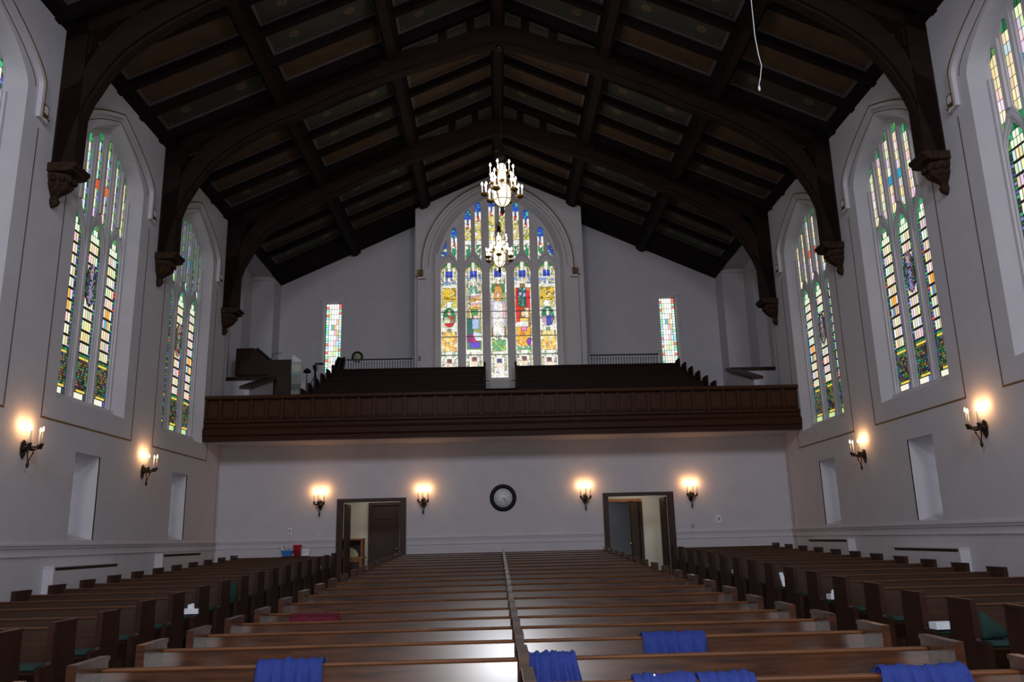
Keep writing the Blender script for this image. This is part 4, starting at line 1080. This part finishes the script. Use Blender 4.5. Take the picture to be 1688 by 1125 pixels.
# offering things on the ledge behind the last left side pew
zl=floor_z(20.4)+.768
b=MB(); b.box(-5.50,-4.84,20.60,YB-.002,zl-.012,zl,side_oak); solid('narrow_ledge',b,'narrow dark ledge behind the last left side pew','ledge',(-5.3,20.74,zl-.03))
root=thing('blue_basket','blue plastic basket stuffed with papers on the ledge at back left','basket',(-5.37,20.71,zl))
b=MB(); b.prism([(-5.46,zl),(-5.28,zl),(-5.22,zl+.14),(-5.52,zl+.14)],'y',20.66,20.77,bluep); part('bin',b,root)
b=MB()
for k in range(4): b.add([(-5.50+.05*k,20.70+.01*k,zl+.1),(-5.42+.05*k,20.70+.01*k,zl+.1),(-5.50+.04*k,20.72,zl+.30-.03*k),(-5.58+.04*k,20.72,zl+.27-.03*k)],[(0,1,2,3)],grey if k%2 else cream)
part('papers',b,root)
b=MB(); b.lathe([(.075,0),(.09,.22),(.11,.25),(.11,.27)],redp,(0,0,0),14); b2=solid('red_bucket',b,'red plastic bucket between the blue basket and the white card','bucket',(-5.12,20.67,zl),False)
b=MB(); b.box(-5.01,-4.84,20.70,20.715,zl,zl+.17,white); b.box(-4.98,-4.87,20.697,20.70,zl+.11,zl+.115,grey); b.box(-4.98,-4.90,20.697,20.70,zl+.08,zl+.085,grey); solid('notice_card',b,'white notice card standing beside the red bucket','card',(-4.92,20.71,zl))

# ------------------------------------------------------------------ balcony furniture
for sx,nm in ((-1,'left'),(1,'right')):
    root=thing('stair_parapet','white stair parapet with sloping dark handrail cap, %s end of balcony'%nm,'parapet',(sx*6.5,22,2.66))
    b=MB(); b.prism([(20.6,2.66),(22.8,2.66),(22.8,4.50),(20.75,3.88),(20.6,3.88)],'x',sx*6.48,sx*6.62,plaster)
    b.box(min(sx*6.55,sx*7.85),max(sx*6.55,sx*7.85),22.68,22.80,2.66,4.50,plaster); part('wall',b,root)
    b=MB(); b.hexa([(sx*6.42,20.55,3.86),(sx*6.72,20.55,3.86),(sx*6.72,22.85,4.53),(sx*6.42,22.85,4.53)],[(sx*6.42,20.55,3.94),(sx*6.72,20.55,3.94),(sx*6.72,22.85,4.63),(sx*6.42,22.85,4.63)],oakdark); part('handrail_cap',b,root)
    b=MB(); b.box(min(sx*6.5,sx*7.80),max(sx*6.5,sx*7.80),22.64,22.84,4.50,4.60,oakdark); part('wall_cap',b,root)
root=thing('organ_console','dark wooden organ console with sloping front at the left end of the balcony','organ',(-6.9,23.4,4.60))
b=MB(); b.prism([(-7.62,4.72),(-7.62,5.50),(-7.10,5.50),(-6.72,5.16),(-6.72,4.72)],'y',22.95,23.7,oakdark); part('body',b,root)
b=MB(); b.box(-6.72,-6.04,22.97,23.6,3.9,5.15,oakdark); part('desk',b,root)
b=MB(); b.box(-7.55,-6.75,22.97,23.65,4.60,4.74,black); part('plinth',b,root)
b=MB()
for k in range(4):
    x=-7.06+.09*k; z=5.50-.08*k; b.box(x,x+.07,22.97,23.6,z-.05,z+.0,black); 
    for q in range(6): b.box(x+.01,x+.05,23.0+.09*q,23.05+.09*q,z,z+.018,white if q%2 else black)
part('stop_tabs',b,root)
b=MB(); b.tube([(-6.7,23.2,5.15),(-6.62,23.2,5.38),(-6.40,23.2,5.40)],.010,black,5); part('music_lamp_arm',b,root)
b=MB(); zs=[4.0,4.18,4.36,4.62,4.70,4.90,5.0]
bc=[mat('band_a',(.28,.30,.24),.4,noise_s=8),mat('band_b',(.14,.16,.15),.4,noise_s=8),mat('band_c',(.30,.32,.26),.4,noise_s=8),mat('band_d',(.25,.45,.48),.4,noise_s=8),mat('band_e',(.62,.60,.48),.4,noise_s=8),mat('band_f',(.5,.5,.46),.4,noise_s=8)]
for k in range(6): b.box(-5.92,-5.66,22.58,22.60,zs[k],zs[k+1],bc[k])
b.prism([(-5.92,5.0),(-5.66,5.0),(-5.66,5.03),(-5.90,5.20),(-5.92,5.20)],'y',22.58,22.60,white)
solid('banner_board',b,'slim upright banner board in pale yellow and teal bands beside the organ','banner',(-5.8,22.59,4.0))
b=MB(); b.box(-5.68,-5.55,22.7,22.82,3.3,4.40,plaster); solid('white_post',b,'short white post beside the banner board','post',(-5.61,22.76,3.3))
b=MB(); b.lathe([(.01,-.02),(.11,.0),(.105,.05),(.05,.11),(.01,.12)],black,(-5.56,22.9,4.74),12); b.tube([(-5.56,22.9,4.76),(-5.58,22.9,3.7)],.012,black,5)
solid('desk_lamp',b,'black shaded lamp on a thin stand right of the banner board','lamp',(-5.52,22.9,3.7))
root=thing('camera_tripod','black video camera on a thin tripod in front of the left narrow window','tripod',(-5.62,24.2,4.33))
b=MB(); b.box(-5.67,-5.58,24.1,24.3,5.10,5.22,black); b.box(-5.60,-5.35,24.05,24.10,5.22,5.27,black); b.lathe([(.045,-.05),(.045,.05)],black,(-5.62,24.08,5.16),10,ax='y'); part('camcorder',b,root)
b=MB(); b.lathe([(.03,0),(.03,.25)],black,(-5.62,24.2,4.86),8); b.ball((-5.62,24.2,5.08),.045,black); part('head',b,root)
for k in range(3):
    t=2*PI*k/3+.6; b=MB(); b.tube([(-5.62,24.2,4.95),(-5.62+.33*math.cos(t),24.2+.3*math.sin(t),4.34)],.013,black,5); part('leg',b,root)
root=thing('office_chair','dark high backed chair in front of the left narrow window','chair',(-5.05,25.0,4.16))
b=MB(); v=[]
for i in range(9):
    for j in range(13):
        a=i/8*2-1; c=j/12*2-1; v.append((-5.08+.11*a*math.sqrt(max(0,1-.75*c*c*c*c))+.07*c,25.1-.10*a*a+.05*c,5.32+.34*c))
b.add(v,[(i*13+j,(i+1)*13+j,(i+1)*13+j+1,i*13+j+1) for i in range(8) for j in range(12)],black,smooth=True); o=part('backrest',b,root); md=o.modifiers.new('t','SOLIDIFY'); md.thickness=.06
b=MB(); b.box(-5.25,-4.8,24.7,25.1,4.6,4.68,black); part('seat',b,root)
b=MB(); b.tube([(-5.03,24.9,4.6),(-5.03,24.9,4.22)],.03,black,8); part('column',b,root)
for k in range(5):
    t=2*PI*k/5; b=MB(); b.tube([(-5.03,24.9,4.26),(-5.03+.25*math.cos(t),24.9+.25*math.sin(t),4.19)],.02,black,5); part('leg',b,root)
# iron railings against the gable wall
for xa,xb,nm in ((-4.92,-2.80,'left'),(2.82,5.06,'right')):
    root=thing('iron_railing','pale barred railing on the gable wall, %s of the great window'%nm,'railing',((xa+xb)/2,YG-.3,4.16))
    b=MB(); b.box(xa,xb,YG-.33,YG-.27,5.62,5.66,iron); part('top_rail',b,root)
    b=MB(); b.box(xa,xb,YG-.32,YG-.28,4.28,4.31,iron); part('bottom_rail',b,root)
    n=26; me=None
    for k in range(n):
        x=xa+.03+(xb-xa-.06)*k/(n-1)
        if me is None: b=MB(); b.box(-.013,.013,-.012,.012,-.7,.66,railm); me=b.mesh('baluster')
        o=link('baluster',me,root); o.location=(x-(xa+xb)/2,0,4.96-4.16)
    for xx in (xa,xb):
        b=MB(); b.box(xx-.03,xx+.03,YG-.33,YG-.27,4.16,5.72,railm); b.ball((xx,YG-.3,5.77),.045,railm); part('newel_post',b,root)

# hanging wire with small plug, upper right
W_=[(2.876,8.3,6.2),(2.875,8.3,5.84),(2.874,8.3,5.6),(2.893,8.3,5.36),(2.915,8.3,5.22),(2.886,8.3,5.06),(2.861,8.3,4.97)]
ow=thing('hanging_wire','thin pale wire dangling from the ceiling at upper right','wire',(2.87,8.3,4.9))
b=MB(); b.tube([(2.85,8.3,10.4)]+W_,.006,wire_m,5); part('cable',b,ow)
b=MB(); b.lathe([(.006,-.06),(.016,-.04),(.014,0),(.006,.02)],wire_m,(2.861,8.3,4.95),6); part('plug',b,ow)

# ------------------------------------------------------------------ raise the whole building to floor level z = 0
for o in list(sc.objects):
    if o.parent is None: o.location.z += Z0
